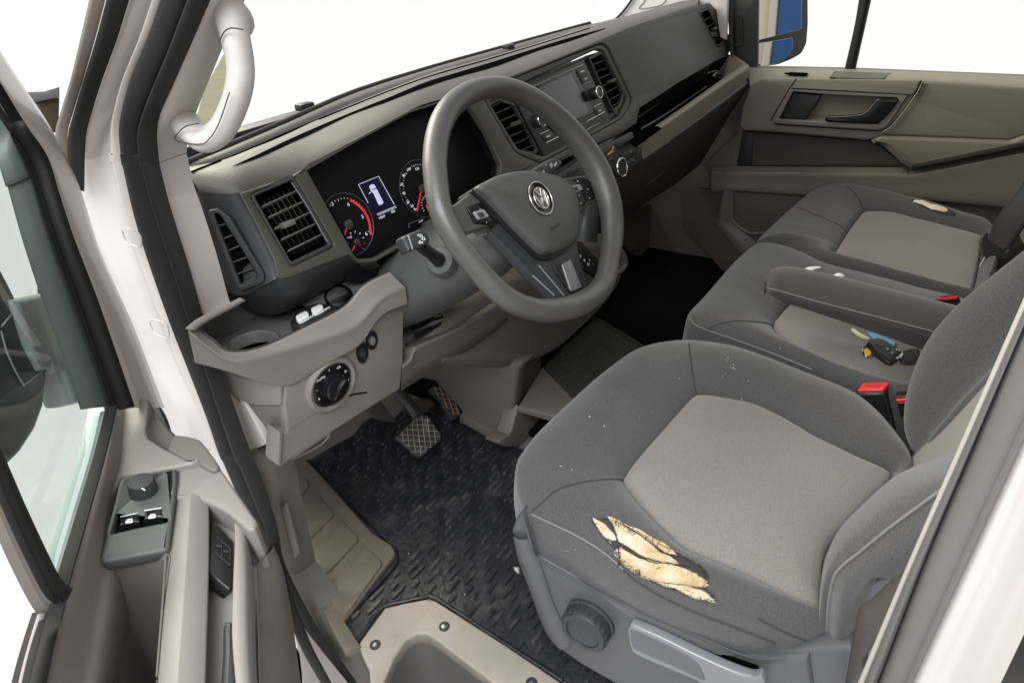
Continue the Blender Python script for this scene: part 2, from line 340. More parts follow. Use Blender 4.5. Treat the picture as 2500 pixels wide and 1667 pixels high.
# foot pad panel left of the mat, with pressed fields
fp = kB([(60, 720), (330, 735), (560, 985), (840, 1300), (1000, 1405), (1030, 1470)]) + kC([(900, 300), (560, 745), (680, 930), (560, 960), (200, 300)])
pad_m = mat('dusty_taupe', (.115, .098, .075), .75, grain=.4, gscale=500, var=.12, dirt=((.16, .14, .11), .3, 40))
plate('foot_pad', van, fp, ZP(-.988), .02, pad_m, .003)
for q in ([(140, 940), (280, 850), (355, 920), (215, 1090)], [(190, 1180), (400, 1000), (550, 1150), (330, 1370)], [(330, 1480), (590, 1200), (745, 1350), (470, 1640)]):
    plate('pressed_field', van, rnd(kB(q), 14), ZP(-.984), .012, pad_m, .002)
plate('pressed_field', van, rnd(kC([(410, 555), (700, 210), (840, 330), (560, 720)]), 14), ZP(-.984), .012, pad_m, .002)
# entrance step: plate with screws round a deep well
st_o = kC([(660, 915), (850, 655), (1000, 618), (1150, 590), (1215, 602), (1700, 910), (2130, 1197), (2300, 1320), (1900, 1420), (760, 1420), (740, 1085)])
st_i = kC([(830, 1230), (920, 1010), (1000, 890), (1080, 840), (1150, 842), (1215, 880), (1640, 1200), (1800, 1330), (1400, 1400), (850, 1400)])
step_m = mat('worn_beige', (.34, .305, .26), .5, grain=.3, gscale=300, var=.12, vscale=22, dirt=((.30, .26, .21), .3, 30))
plate('step_plate', van, st_o, ZP(-.992), .03, step_m, .004, holes=[st_i])
well_m = mat('lavender_grey', (.16, .148, .147), .5, grain=.15, var=.06)
zi = ZP(-.998); top = [zi.at(*p) for p in st_i]; c0 = sum(top, V())/len(top)
grid('step_well', van, [[p for p in top], [p.lerp(c0, .06) - V((0, 0, .02)) for p in top], [p.lerp(c0, .18) - V((0, 0, .22)) for p in top], [c0 - V((0, 0, .225)) for p in top]], well_m, 1, 2, True)
for x, y, r in ((1278, 790, 6), (782, 922, 7), (1905, 1195, 7)):
    c = ZP(-.992).at(*kC([(x, y)])[0]); lathe('screw', van, c, (0, 0, 1), [(.0095, 0), (.0095, .001), (.007, .0012), (.0065, .0005)], steel_d, 16)
    lathe('screw_head', van, c, (0, 0, 1), [(.0055, .0004), (.005, .0022), (.002, .003)], metal, 12)
# ---- grab handle on the A pillar
HP = XP(.408)
hp = k1([(1740, 120), (1815, 150), (1875, 290), (1912, 480), (1915, 640), (1870, 830), (1770, 1030), (1650, 1110), (1530, 1075), (1400, 1010)])
hw = [(.024, .016), (.022, .0155), (.0175, .013), (.0155, .0125), (.015, .0125), (.015, .0125), (.0155, .013), (.016, .0135), (.019, .014), (.022, .016)]
tube('grab_handle', van, [HP.at(*p) + V((.012*max(0, 1-i/1.6) + .012*max(0, (i-7.4)/1.6), 0, 0)) for i, p in enumerate(hp)], hw, trim, 18, False, 6, flat=(.45, .62, 0))
for pts in ([(1938, 240), (1850, 226), (1790, 255), (1752, 330)], [(1590, 985), (1480, 1010), (1415, 1070), (1398, 1120), (1500, 1145), (1590, 1152), (1650, 1130), (1740, 1000), (1830, 740)]):
    line('handle_joint', van, cr2(k1(pts), 4, False), XP(.391), .0012, steel_d, 0)
# ---- B pillar, driver's side (right edge of the picture)
bl = kF([(2973, -3700), (2097, -1700), (1518, -380), (1352, 0), (1010, 780), (680, 1568), (600, 1760)]); bw = kF([(3013, -3700), (2137, -1700), (1558, -380), (1392, 0), (1050, 780), (728, 1568), (650, 1760)])
b2 = kF([(3005, -3700), (2165, -1700), (1610, -380), (1450, 0), (1130, 760), (820, 1568), (740, 1760)]); b3 = kF([(3467, -3700), (2547, -1700), (1940, -380), (1765, 0), (1400, 790), (1040, 1568), (950, 1760)])
b4 = kF([(3743, -3700), (2963, -1700), (2448, -380), (2300, 0), (1950, 900), (1640, 1568), (1540, 1760)])
BP = XP(.39)
strip('pillar_edge', van, bl, bw, BP, BP, [(0, -.003), (.15, .001), (.5, .002), (.85, .001), (1, -.004)], mat('edge_trim', (.36, .335, .31), .6, var=.04), 6)
seal_g = mat('grey_rubber', (.11, .102, .098), .55, grain=.15, gscale=300, var=.1)
strip('door_seal', van, bw, b2, XP(.385), XP(.38), [(0, -.006), (.1, .003), (.35, .007), (.6, .001), (.8, .0), (1, -.008)], seal_g, 6)
strip('door_seal', van, b2, b3, XP(.38), XP(.375), [(0, -.01), (.06, .004), (.3, .010), (.6, .010), (.72, .008), (.76, .012), (.92, .008), (1, -.008)], seal_g, 6)
strip('pillar_panel', van, b3, b4, XP(.375), XP(.35), [(0, -.004), (.1, .0), (.35, -.012), (.6, -.02), (1, 0)], paint, 6)
# ---- windscreen edge, far pillar
WZ = ZP(-.225)
wl = [(395, 425), (520, 378), (700, 300), (870, 228), (1060, 168), (1180, 134), (1330, 90), (1440, 62), (1490, 48), (1520, 30), (1560, -15), (1600, -80)]
pr = kW([(1370, 78), (1395, 62), (1420, 42), (1445, 12), (1470, -30)])
wi = [WZ.at(*p) for p in [(395, 425), (520, 373), (700, 297), (870, 224), (1060, 164), (1180, 130), (1330, 88), (1440, 58)]]
tube('windscreen_seal', van, wi, .006, rubber, 8, False, 3)
far = PL((2.02, .95, -.2), (-.75, -.55, 0))
plate('far_pillar_trim', van, k4([(1050, 240), (1120, 190), (1180, 135), (1240, 65), (1300, -20), (1330, -80), (1960, -80), (1965, 300), (1400, 330), (1050, 330)]), XP(2.03), .03, mat('pale_grey_trim', (.52, .53, .53), .6, var=.02), .006)
line('trim_groove', van, cr2(k4([(1560, 0), (1520, 40), (1440, 62), (1340, 70), (1380, 20), (1400, -30)]), 4, False), XP(2.03), .004, headl, 0)
line('windscreen_seal', van, cr2(k4([(1000, 235), (1050, 226), (1110, 190), (1180, 130), (1240, 60), (1300, -25)]), 4, False), XP(2.026), .007, rubber, 0)
plate('far_door_jamb', van, k4([(1945, -60), (2050, -60), (2030, 320), (1985, 300), (1950, 60)]), XP(2.02), .02, paint, .003)
wp = [WZ.at(395, 425), WZ.at(870, 224), WZ.at(1440, 58), V((2.02, .62, .55)), V((1.25, .72, .62)), V((.42, .55, .6))]
wsp = PL(WZ.at(870, 226), (0, -.72, -.68))
link('windscreen', mesh([WZ.at(400, 428)+V((0, .004, 0)), WZ.at(870, 228)+V((0, .004, 0)), WZ.at(1440, 62)+V((0, .004, 0)), V((2.02, .5, .7)), V((1.25, .58, .7)), V((.42, .45, .7))], [(0, 1, 4, 5), (1, 2, 3, 4)]), gl_clear, van, True)
# ------------------------------------------------------------------ dashboard
db = root('dashboard', (1.2, .9, -.5), 'dark grey van dashboard over beige lower trim with vents, gauges and radio', 'dashboard')
W_ = [(425, 405), (520, 373), (610, 336), (700, 297), (870, 224), (1060, 164), (1180, 130), (1330, 88), (1440, 60), (1548, 40), (1704, 0)]
R_ = [(486, 468), (584, 469), (645, 449), (709, 428), (790, 384), (1000, 266), (1110, 231), (1225, 193), (1484, 86), (1548, 60), (1704, 9)]
Rf = [(584, 472), (645, 452), (709, 432), (783, 390), (870, 340), (1000, 270), (1110, 235), (1225, 196), (1340, 150), (1484, 89), (1548, 62), (1704, 12)]
pw = [WZ.at(*p) for p in W_]; pr_ = [FP.off(-.004).at(*p) for p in R_]; pr_[0] = XP(.458).at(*R_[0])
rows = []
for t, h in ((-.25, -.012), (0, 0), (.16, .002), (.2, -.004), (.26, -.002), (.45, .012), (.72, .016), (.92, .008), (1, -.002)):
    rows.append([a.lerp(b, t) + V((0, 0, h)) for a, b in zip(pw, pr_)])
topdash = grid('dash_top', db, rows, dash, 2, 5)
slotL = [(568, 408), (640, 378), (720, 341), (850, 282), (960, 240), (1040, 208), (1110, 186), (1200, 160), (1300, 126), (1390, 98), (1478, 71)]
slotH = [1, 7, 9, 4, 8, 10, 9, 11, 7, 7, 1]
tdt = bvh([topdash])
def on_top(x, y, l=.001):
    return hit(tdt, x, y, l) or WZ.at(x, y)
grid('defroster_slot', db, [[on_top(x, y-h*.6) for (x, y), h in zip(slotL, slotH)], [on_top(x, y+h*.6) for (x, y), h in zip(slotL, slotH)]], void, 1, 4)
for (x0, y0), (x1, y1), (x2, y2) in (((440, 432), (560, 385), (700, 325)), ((700, 325), (1000, 205), (1180, 150)), ((1180, 150), (1330, 105), (1440, 70))):
    tube('panel_joint', db, [on_top(*p) for p in cr2([(x0, y0), (x1, y1), (x2, y2)], 6, False)], .0012, void, 6, False, 1)
for c, w_ in (((755, 268), 30), ((1250, 120), 26)):
    box('sensor_cap', db, on_top(*c) + V((0, .01, .004)), (1, -.1, 0), (0, 1, 0), (0, 0, 1), w_*.0010, .02, .012, black, .003)
# fascia with openings
clus = k2([(1140, 105), (1180, 70)]) + [(783, 392), (870, 346), (1000, 276), (1095, 244)] + k3([(380, 205), (450, 230), (500, 285), (620, 470), (735, 725), (725, 800), (640, 850)]) + [(1150, 480), (1040, 545)] + k2([(2120, 600), (1900, 690), (1690, 815), (1560, 825), (1525, 800)])
ventA = rnd(k2([(690, 315), (1035, 165), (1365, 720), (1020, 885)]), 12)
unit = rnd(k4([(150, 690), (1040, 345), (1095, 375), (1290, 790), (1275, 850), (1200, 955), (560, 1310)]) + k3([(865, 640), (830, 610), (600, 215)]), 5)
outl = Rf + k4([(1905, 22), (1985, 105), (2076, 325), (2080, 385), (2050, 445), (1960, 486), (1640, 676), (1345, 868), (1325, 985), (1205, 1065), (920, 1215)]) + k3([(1000, 740), (900, 790), (770, 830), (640, 880)]) + [(1150, 500), (1040, 560)] + k2([(2120, 640), (1900, 730), (1690, 850), (1560, 860), (1480, 790), (1200, 900), (1040, 965), (930, 985), (905, 960), (870, 820), (720, 520)])
sideV = rnd(k4([(1822, 92), (1893, 62), (2030, 342), (1968, 380)]), 5)
plate('fascia', db, outl, FP, .014, dash, .003, holes=[clus, ventA, unit, sideV])
# pod left of the wheel: chamfer and underside
pA_ = [FP.off(-.001).at(*p) for p in k2([(596, 300), (720, 520), (868, 818), (905, 950), (905, 975)])]
pB_ = [XP(.452).at(*p) for p in k2([(268, 285), (320, 470), (470, 830), (560, 1060), (585, 1110)])]
pM_ = [a.lerp(b, .5) + V((-.003, -.004, .0)) for a, b in zip(pA_, pB_)]
pA2 = [a + V((.012, .012, 0)) for a in pA_]
chf = grid('pod_side', db, [pA2, pA_, pM_, pB_, [p + V((.0, .10, 0)) for p in pB_]], darkp, 3, 4)
uf = [FP.off(-.003).at(*p) for p in k2([(868, 818), (905, 962), (1040, 962), (1200, 898), (1480, 790), (1560, 858), (1690, 850)])]
UY = YP(.765)
ul = [UY.at(*p) for p in k2([(585, 1110), (660, 1160), (850, 1275), (1200, 1115), (1450, 990), (1560, 930), (1690, 872)])]
ul[0] = pB_[-1]
um = [a.lerp(b, .5) + V((0, -.014, -.006)) for a, b in zip(uf, ul)]
grid('pod_underside', db, [[p + V((0, .012, .004)) for p in uf], uf, um, ul, [p + V((0, .12, -.01)) for p in ul]], darkp, 3, 4)
# ---- vents
def bar(name, par, a, b, h, d, m, nrm):
    ax = _n(b - a); s = nrm.cross(ax)
    return box(name, par, (a+b)/2, ax, s, nrm, (b-a).length, h, d, m, min(h, d)*.3, 1)
def vent(par, hole, pl, slats, depth, vanes, knob, frame=None, cutw=.005, rim=darkp, sl=dash):
    fr = plate('air_vent', par, frame or hole, pl.off(.002), .008, rim, .002 if frame else .0006, holes=[hole if frame else [(sum(x for x, y in hole)/len(hole)*.10 + x*.90, sum(y for x, y in hole)/len(hole)*.10 + y*.90) for x, y in hole]])
    hp_ = [pl.at(*p) for p in hole]; bk = [p - pl.n*depth for p in hp_]; n_ = len(hp_); cc = sum(bk, V())/n_
    me = mesh(hp_ + bk + [cc], [(i, (i+1) % n_, n_+(i+1) % n_, n_+i) for i in range(n_)] + [(n_+i, n_+(i+1) % n_, 2*n_) for i in range(n_)])
    link('vent_box', me, void, fr)
    for i, (a, b) in enumerate(slats):
        A, B = pl.off(-.006).at(*a), pl.off(-.006).at(*b)
        ax = _n(B - A); nn = _n(pl.n + pl.v*.35)
        bar('slat', fr, A, B, .0017, .010, sl, nn)
    if vanes:
        (a0, b0), (a1, b1) = slats[0], slats[-1]
        for i in range(vanes):
            t = (i+.7)/(vanes+.4)
            A = pl.off(-.022).at(a0[0]+(b0[0]-a0[0])*t, a0[1]+(b0[1]-a0[1])*t); B = pl.off(-.022).at(a1[0]+(b1[0]-a1[0])*t, a1[1]+(b1[1]-a1[1])*t)
            e = (B-A)*.12; bar('vane', fr, A-e, B+e, .0022, .012, black, pl.n)
    if knob:
        c = pl.off(.001).at(*knob); box('vent_knob', fr, c, pl.u - pl.v*.0, pl.v, pl.n, .019, .008, .014, sl, .002)
    return fr
L2 = lambda *q: [tuple(k2([a, b])) for a, b in q]
holeA = rnd(k2([(728, 325), (1028, 198), (1322, 705), (1018, 848)]), 7)
vA = vent(db, holeA, FP, L2(((775, 418), (1068, 283)), ((828, 503), (1120, 368)), ((878, 592), (1170, 455)), ((932, 678), (1215, 545)), ((983, 768), (1265, 630))), .05, 7, k2([(985, 545)])[0], ventA, .005, darkp, mat('satin_slat', (.14, .138, .125), .35, metal=.2))
line('chrome_edge', vA, k2([(1020, 215), (1160, 430), (1305, 690)]), FP.off(.0025), .0016, silver, 0)
# vents of the centre unit
UP = FP.off(-.004)
uplate = plate('centre_frame', db, unit, UP, .012, dash, .004, holes=[rnd(k4([(215, 760), (1005, 395), (1060, 410), (1250, 790), (1180, 930), (585, 1250)]) + k3([(870, 600), (640, 235)]), 6)])
UP2 = FP.off(-.010)
L3 = lambda *q: [tuple(k3([a, b])) for a, b in q]
L4 = lambda *q: [tuple(k4([a, b])) for a, b in q]
hB = k3([(625, 235), (700, 195), (835, 240), (1030, 615), (1005, 645), (860, 625)])
vent(db, hB, UP2, L3(((635, 275), (735, 228)), ((675, 330), (832, 258)), ((712, 388), (872, 320)), ((748, 455), (905, 380)), ((782, 515), (938, 440)), ((815, 575), (965, 505)), ((858, 632), (1000, 570))), .045, 0, k3([(845, 400)])[0])
hC = k4([(938, 458), (1035, 408), (1080, 465), (1222, 760), (1190, 860), (1140, 898)])
vent(db, hC, UP2, L4(((965, 525), (1080, 478)), ((995, 580), (1105, 535)), ((1022, 633), (1125, 590)), ((1045, 690), (1165, 632)), ((1070, 745), (1178, 690)), ((1098, 803), (1198, 750)), ((1122, 853), (1205, 808))), .045, 0, k4([(1118, 648)])[0])
vent(db, sideV, FP, L4(((1855, 170), (1925, 132)), ((1880, 222), (1955, 180)), ((1930, 300), (1990, 262)), ((1945, 330), (2010, 295))), .04, 0, k4([(1938, 232)])[0])
# ---- radio
rq = k4([(425, 700), (897, 472), (1122, 968), (600, 1255), (560, 1190), (365, 800)])
plate('unit_backing', db, k4([(350, 800), (420, 660), (935, 440), (1148, 905), (1180, 940), (590, 1275), (545, 1210)]), FP.off(-.016), .006, darkp, .001)
radio = plate('radio', db, rq, FP.off(-.008), .006, darkp, .002)
RP = FP.off(-.008)
plate('screen_frame', radio, k4([(470, 715), (822, 562), (985, 895), (640, 1060)]), RP.off(.0015), .003, gloss, .001)
plate('screen', radio, k4([(495, 722), (800, 592), (945, 895), (648, 1040)]), RP.off(.0022), .002, mat('screen_glass', (.055, .062, .062), .16, var=.1), .0005)
for a, b, wd in (((462, 708), (892, 517), .002), ((893, 672), (957, 650), .0016), ((975, 858), (1038, 826), .0016), ((850, 1012), (1063, 895), .0024), ((548, 1073), (622, 1040), .0016), ((596, 1143), (692, 1097), .0022), ((880, 1060), (1020, 985), .001)):
    line('trim_line', radio, k4([a, b]), RP, wd, chrome, .001)
for c, r in (((968, 752), .0125), ((508, 972), .0125)):
    C_ = RP.at(*k4([c])[0]); kn = lathe('radio_knob', radio, C_, RP.n, [(r*.95, 0), (r, .002), (r, .017), (r*.9, .019), (r*.86, .0175), (r*.3, .0175)], black, 28)
    tube('knob_ring', kn, [C_ + RP.n*.0185 + RP.u*(math.cos(q)*r*.95) + RP.v*(math.sin(q)*r*.95) for q in [i*math.pi/12 for i in range(24)]], .0011, chrome, 6, True, 1)
def btn(par, quad, pl, th=.003, m=black, nm='button'):
    return plate(nm, par, quad, pl.off(th*.6), th, m, .0008)
for q, s in (([(842, 562), (905, 530), (930, 585), (868, 615)], 'RADIO'), ([(872, 622), (933, 592), (955, 640), (893, 668)], 'CAR'), ([(985, 875), (1042, 848), (1064, 890), (1008, 920)], 'MUTE'), ([(560, 1085), (640, 1045), (670, 1095), (592, 1132)], 'MEDIA')):
    q4 = k4(q); btn(radio, q4, RP); text('button_print', radio, s, RP.off(.003), (sum(p[0] for p in q4)/4, sum(p[1] for p in q4)/4), .005, white)
# ---- instrument cluster
CL = FP.off(-.038)
cl = plate('instrument_cluster', db, [(700, 440), (900, 300), (1110, 225), (1180, 260), (1260, 450), (1060, 590), (900, 690), (850, 690)], CL, .004, cluf, .001)
hood_in = [FP.off(-.011).at(*p) for p in clus]; hood_bk = [p - FP.n*.032 for p in hood_in]
m_ = len(hood_in)
link('cluster_hood', mesh(hood_in + hood_bk, [(i, (i+1) % m_, m_+(i+1) % m_, m_+i) for i in range(m_)]), cluf, db, True, 40)
def dial(cpx, r, ticks, a0, a1):
    C_ = CL.at(*cpx); ring = [C_ + CL.u*(math.cos(q)*r) + CL.v*(math.sin(q)*r) + CL.n*.001 for q in [i*math.pi/20 for i in range(40)]]
    tube('gauge_ring', cl, ring, .0012, steel_d, 6, True, 1)
    ms = []
    for i in range(ticks):
        q = math.radians(a0 + (a1-a0)*i/(ticks-1)); d = CL.u*math.cos(q) + CL.v*math.sin(q); l = .0038 if i % 5 == 0 else .002
        ms.append(bar('gauge_tick', cl, C_ + d*(r*.86-l) + CL.n*.001, C_ + d*(r*.86) + CL.n*.001, .0006, .0005, lit, CL.n))
    join(ms, 'gauge_ticks')
    return C_
SK = .00062
c1 = dial(k2([(1465, 552)])[0], .047, 31, 215, -35)
c2_ = dial(k2([(2055, 265)])[0], .047, 41, 225, -45)
for s, p in (('3', (1343, 388)), ('4', (1470, 392)), ('5', (1583, 488)), ('6', (1613, 625)), ('2', (1330, 470))): text('gauge_number', cl, s, CL, k2([p])[0], .008, lit, rot=.0)
for s, p in (('0', (2000, 430)), ('10', (1977, 405)), ('20', (1945, 375)), ('40', (1912, 302)), ('60', (1895, 232)), ('80', (1912, 160)), ('100', (1952, 112)), ('120', (2018, 108)), ('140', (2085, 140))): text('gauge_number', cl, s, CL, k2([p])[0], .0062, lit)
tube('red_band', cl, [CL.at(*p) + CL.n*.001 for p in k2([(1484, 357), (1545, 395), (1600, 455), (1635, 530), (1650, 635)])], [(.001, .0022)]*5, litred, 6, False, 3, flat=tuple(CL.n))
def needle(a, b, wd=.002): bar('gauge_needle', cl, CL.off(.004).at(*k2([a])[0]), CL.off(.004).at(*k2([b])[0]), wd, .001, litred, CL.n)
needle((1458, 580), (1443, 630)); needle((2050, 290), (2020, 445), .003); needle((1524, 715), (1506, 762)); needle((2090, 395), (2110, 440))
for p, r in (((1465, 552), .0075), ((1530, 690), .005), ((2055, 268), .0075)):
    lathe('needle_hub', cl, CL.at(*k2([p])[0]), CL.n, [(r, 0), (r, .005), (r*.8, .006)], steel_d, 20)
for cpx, a0, a1 in ((k2([(1530, 690)])[0], 200, -60), (k2([(2110, 395)])[0], 200, 60)):
    C_ = CL.at(*cpx); ms = []
    for i in range(9):
        q = math.radians(a0+(a1-a0)*i/8); d = CL.u*math.cos(q)+CL.v*math.sin(q); ms.append(bar('t', cl, C_+d*.014+CL.n*.001, C_+d*.017+CL.n*.001, .0009, .0006, lit if i < 7 else litred, CL.n))
    join(ms[:7], 'gauge_ticks'); join(ms[7:], 'gauge_ticks')
text('gauge_number', cl, '1/2', CL, k2([(1487, 652)])[0], .0045, lit); text('gauge_number', cl, '90', CL, k2([(1562, 712)])[0], .0045, litred)
# driver display with the van outline
dq = k2([(1535, 225), (1720, 150), (1880, 440), (1690, 520)])
plate('display', cl, dq, CL.off(.002), .003, scr, .0004)
D2 = CL.off(.0024)
line('display_frame', cl, k2([(1552, 232), (1712, 166), (1838, 390)]), D2, .0011, lit, 0)
line('display_frame', cl, k2([(1552, 232), (1630, 378)]), D2, .0009, lit, 0)
for q in ([(1700, 468), (1850, 402)], [(1706, 478), (1856, 412)]): line('display_frame', cl, k2(q), D2, .0009, lit, 0)
plate('display_van', cl, rnd(k2([(1637, 248), (1655, 228), (1678, 230), (1690, 250), (1755, 378), (1718, 400), (1672, 300), (1655, 285)]), 3), D2.off(.0004), .0005, lilac, .0001)
for q in ([(1640, 252), (1690, 250), (1660, 275)], [(1658, 272), (1695, 262)], [(1662, 290), (1705, 280)], [(1660, 285), (1636, 305)]): line('display_van_line', cl, k2(q), D2.off(.0008), .0012, lit if q[0][0] != 1658 else scr, 0)
text('display_text', cl, '14547', D2, k2([(1738, 492)])[0], .0055, lit); text('display_text', cl, '558', D2, k2([(1826, 448)])[0], .0055, lit)
text('display_text', cl, 'km/h', CL, k2([(2050, 525)])[0], .005, lit)
line('display_frame', cl, k2([(1955, 575), (1950, 545), (2120, 480)]), CL, .0008, silver)
# side vent in the pod
a_, b_, c_ = FP.at(584, 474), XP(.452).at(484, 469), XP(.452).at(577, 720)
CP = PL(a_.lerp(b_, .5).lerp(c_, .15) , (b_-a_).cross(c_-a_)).off(.0155)
so = rnd(k2([(345, 440), (430, 425), (520, 490), (802, 955), (795, 1015), (612, 1085), (575, 1045)]), 8); si = rnd(k2([(395, 470), (440, 465), (745, 950), (735, 985), (610, 1040)]), 5)
vS = vent(db, si, CP, L2(((450, 560), (500, 545)), ((490, 660), (565, 630)), ((525, 755), (622, 715)), ((560, 850), (680, 805)), ((590, 945), (735, 890)), ((608, 1030), (740, 975))), .0075, 0, None, so)
# ---- driver's side tray, lower beige trim
def Y_(p, y): return YP(y).at(*p)
ys = [.70, .688, .668, .66, .65, .64, .63, .62]
r0 = [(178, 470), (290, 560), (425, 648), (680, 615), (1000, 470), (1340, 292), (1500, 120), (1700, 15)]
r1 = [(92, 470), (240, 600), (435, 712), (760, 655), (1160, 545), (1440, 440), (1640, 230), (1828, 138)]
r2 = [(150, 735), (400, 800), (850, 928), (1060, 838), (1260, 715), (1470, 590), (1640, 362), (1845, 268)]
q0 = [Y_(p, y+.012) for p, y in zip(k7(r0), ys)]; q1 = [Y_(p, y) for p, y in zip(k7(r1), ys)]; q2 = [Y_(p, y+.004) for p, y in zip(k7(r2), ys)]
qm = [a.lerp(b, .5) + V((0, -.004, .006)) for a, b in zip(q0, q1)]; qn = [a.lerp(b, .5) + V((-.002, -.006, 0)) for a, b in zip(q1, q2)]
inn = [p + V((.01, .02, -.03)) for p in q0]; und = [p + V((.012, .03, -.012)) for p in q2]
L_ = lambda A, B, t: [a.lerp(b, t) for a, b in zip(A, B)]
grid('tray_lip', db, [inn, [p + V((.002, .004, -.004)) for p in q0], q0, L_(q0, q1, .1), L_(q0, q1, .5), L_(q0, q1, .86), [a + V((-.0008, -.0012, .0006)) for a in q1], L_(q1, q2, .12), L_(q1, q2, .5), L_(q1, q2, .93), q2, [p + V((.003, .006, -.004)) for p in q2], und], beige, 1, 5)
tube('tray_edge', db, [p + V((.003, .004, -.002)) for p in q0], .0022, darkp, 6, False, 5)
tf = ZP(-.452)
tm = mat('tray_grey', (.075, .075, .075), .55, grain=.3, var=.08, dirt=((.13, .12, .11), .2, 30))
tray = plate('tray_floor', db, k7([(195, 480), (430, 650), (700, 622), (1010, 480), (1345, 300), (1500, 135), (1700, 40), (1600, -60), (900, 180), (540, 225)]), tf, .01, tm, .001)
tb = [YP(.80).at(*p) for p in k7([(165, 400), (300, 330), (540, 225), (650, 260), (900, 240), (1200, 120), (1700, -80)])]
grid('tray_wall', db, [[p + V((0, 0, .03)) for p in tb], tb, [p - V((0, .01, .14)) for p in tb]], tm, 1, 3)
lw = [XP(.385).at(*p) for p in k7([(178, 455), (540, 235)])]
lw2 = [Y_(p, .80) for p in k7([(105, 455), (190, 385), (420, 290), (545, 225)])]
strip('tray_rim', db, k7([(88, 470), (190, 388), (420, 275), (520, 222)]), k7([(175, 468), (270, 410), (440, 315), (560, 245)]), YP(.695), YP(.705), [(0, -.004), (.15, .002), (.6, .004), (1, -.006)], beige, 4)
# cup holder
cc = tf.off(.012).at(*k7([(615, 612)])[0]); rr_ = .034
lathe('cup_holder', db, cc, (0, 0, 1), [(rr_*1.06, -.012), (rr_*1.06, .004), (rr_*1.02, .006), (rr_*.97, .004), (rr_*.95, -.03), (rr_*.2, -.03)], tm, 40)
sp_ = tf.off(.022)
plate('switch_pod', db, rnd(k7([(900, 410), (955, 320), (1120, 255), (1230, 262), (1290, 290), (1240, 335), (1010, 450), (930, 440)]), 10), sp_, .03, black, .004)
for q in ([(950, 360), (1025, 320), (1052, 325), (1060, 358), (985, 398), (958, 390)], [(1072, 298), (1145, 264), (1168, 270), (1175, 300), (1100, 336), (1078, 325)]):
    plate('rocker_switch', db, rnd(k7(q), 4), sp_.off(.006), .01, mat('white_rocker', (.62, .62, .60), .4, var=.03), .002)
for p in ((1057, 385), (1172, 327)): text('switch_print', db, 'VERROU', sp_.off(.0006), k7([p])[0], .007, white)
for i, s in enumerate(('',)): pass
oc = YP(.71).at(*k7([(1298, 208)])[0]); oax = V((-.25, -.55, .8))
pl_ = PL(oc, oax)
plate('socket_panel', db, k7([(1000, 270), (1150, 180), (1500, 20), (1640, -20), (1500, 130), (1380, 250), (1250, 330), (1120, 300)]), PL(oc - _n(oax)*.004, oax), .006, tm, .002)
lathe('power_socket', db, oc, oax, [(.0215, -.004), (.0215, .001), (.019, .0015), (.0185, -.02), (.004, -.022)], void, 32)
# knee panel, fuse cover, lower lips
KP = PL((.42, .672, -.5), (-.10, -1, -.10))
kface = [(868, 900), (1062, 832), (1262, 708), (1470, 583), (1640, 355), (1838, 265), (1822, 400), (1815, 770), (1790, 950), (1500, 1130), (1190, 1330), (850, 1560), (812, 1555), (835, 1300), (885, 1285), (862, 1080)]
plate('knee_panel', db, k7(kface), KP, .03, beige, .005)
KS = PL(YP(.672).at(*k7([(850, 1000)])[0]), (-1, -.42, 0))
plate('fuse_cover', db, rnd(k7([(265, 775), (420, 800), (740, 850), (815, 905), (838, 930), (846, 1060), (835, 1085), (640, 1085), (555, 1065), (400, 985)]), [4, 4, 4, 10, 6, 6, 6, 20, 20, 4]), KS.off(.0), .02, beige, .004)
plate('side_cover', db, rnd(k7([(400, 950), (560, 1060), (845, 1080), (880, 1280), (825, 1290), (815, 1500), (800, 1530), (720, 1385), (640, 1200)]), 6), KS.off(-.004), .02, beige_d, .003)
plate('panel_edge', db, rnd(k7([(822, 1288), (860, 1290), (845, 1570), (808, 1555)]), 3), KP.off(.006), .03, beige, .003)
for q in ([(940, 1500), (955, 1475), (1200, 1310), (1215, 1320), (1165, 1380), (1100, 1420)],):
    line('pressed_groove', db, cr2(k7(q), 3), KP, .003, beige_d, .0004, True)
line('panel_joint', db, k7([(1355, 1005), (1430, 985), (1520, 972)]), KP, .003, void, 0)
line('panel_joint', db, k7([(890, 1282), (1060, 1170), (1180, 1100)]), KP, .0012, beige_d, 0)
# light switch
lc = KP.at(*k7([(1232, 905)])[0])
lsw = lathe('light_switch', db, lc, KP.n, [(.047, -.006), (.046, .003), (.0405, .0075), (.036, .006), (.0355, .002)], beige, 44)
lathe('switch_dial', lsw, lc, KP.n, [(.0352, .001), (.0352, .0035), (.0345, .004), (.021, .004), (.020, .017), (.017, .0185)], gloss, 40)
box('dial_grip', lsw, lc + KP.n*.019, KP.u*.75+KP.v*.66, KP.v*.75-KP.u*.66, KP.n, .034, .009, .012, gloss, .003)
for i, s in enumerate(('0', '-', 'AUTO', '=', '=D', 'D', '0=', '*')):
    a = math.radians(200 - i*36); P_ = lc + KP.u*(math.cos(a)*.028) + KP.v*(math.sin(a)*.028)
    q = PL(P_ + KP.n*.0042, KP.n)
    cu = text('dial_print', lsw, s, PL(P_, KP.n), (1250, 833), .0055, white, 0); cu.data.transform(M.Translation(P_ + KP.n*.0045 - PL(P_, KP.n).at(1250, 833)))
for x, y, r, e in ((1557, 557, .011, 1.5), (1480, 655, .011, 1.7)):
    c = KP.at(*k7([(x, y)])[0]); h = lathe('small_control', db, c, KP.n, [(r, -.002), (r, .0025), (r*.75, .003), (r*.7, .0005)], black, 24, ref=tuple(KP.u), sx=e)
    lathe('control_cap', h, c, KP.n, [(r*.5, 0), (r*.45, .004), (r*.2, .0045)], silver if e == 1.5 else steel_d, 16, ref=tuple(KP.u), sx=e)
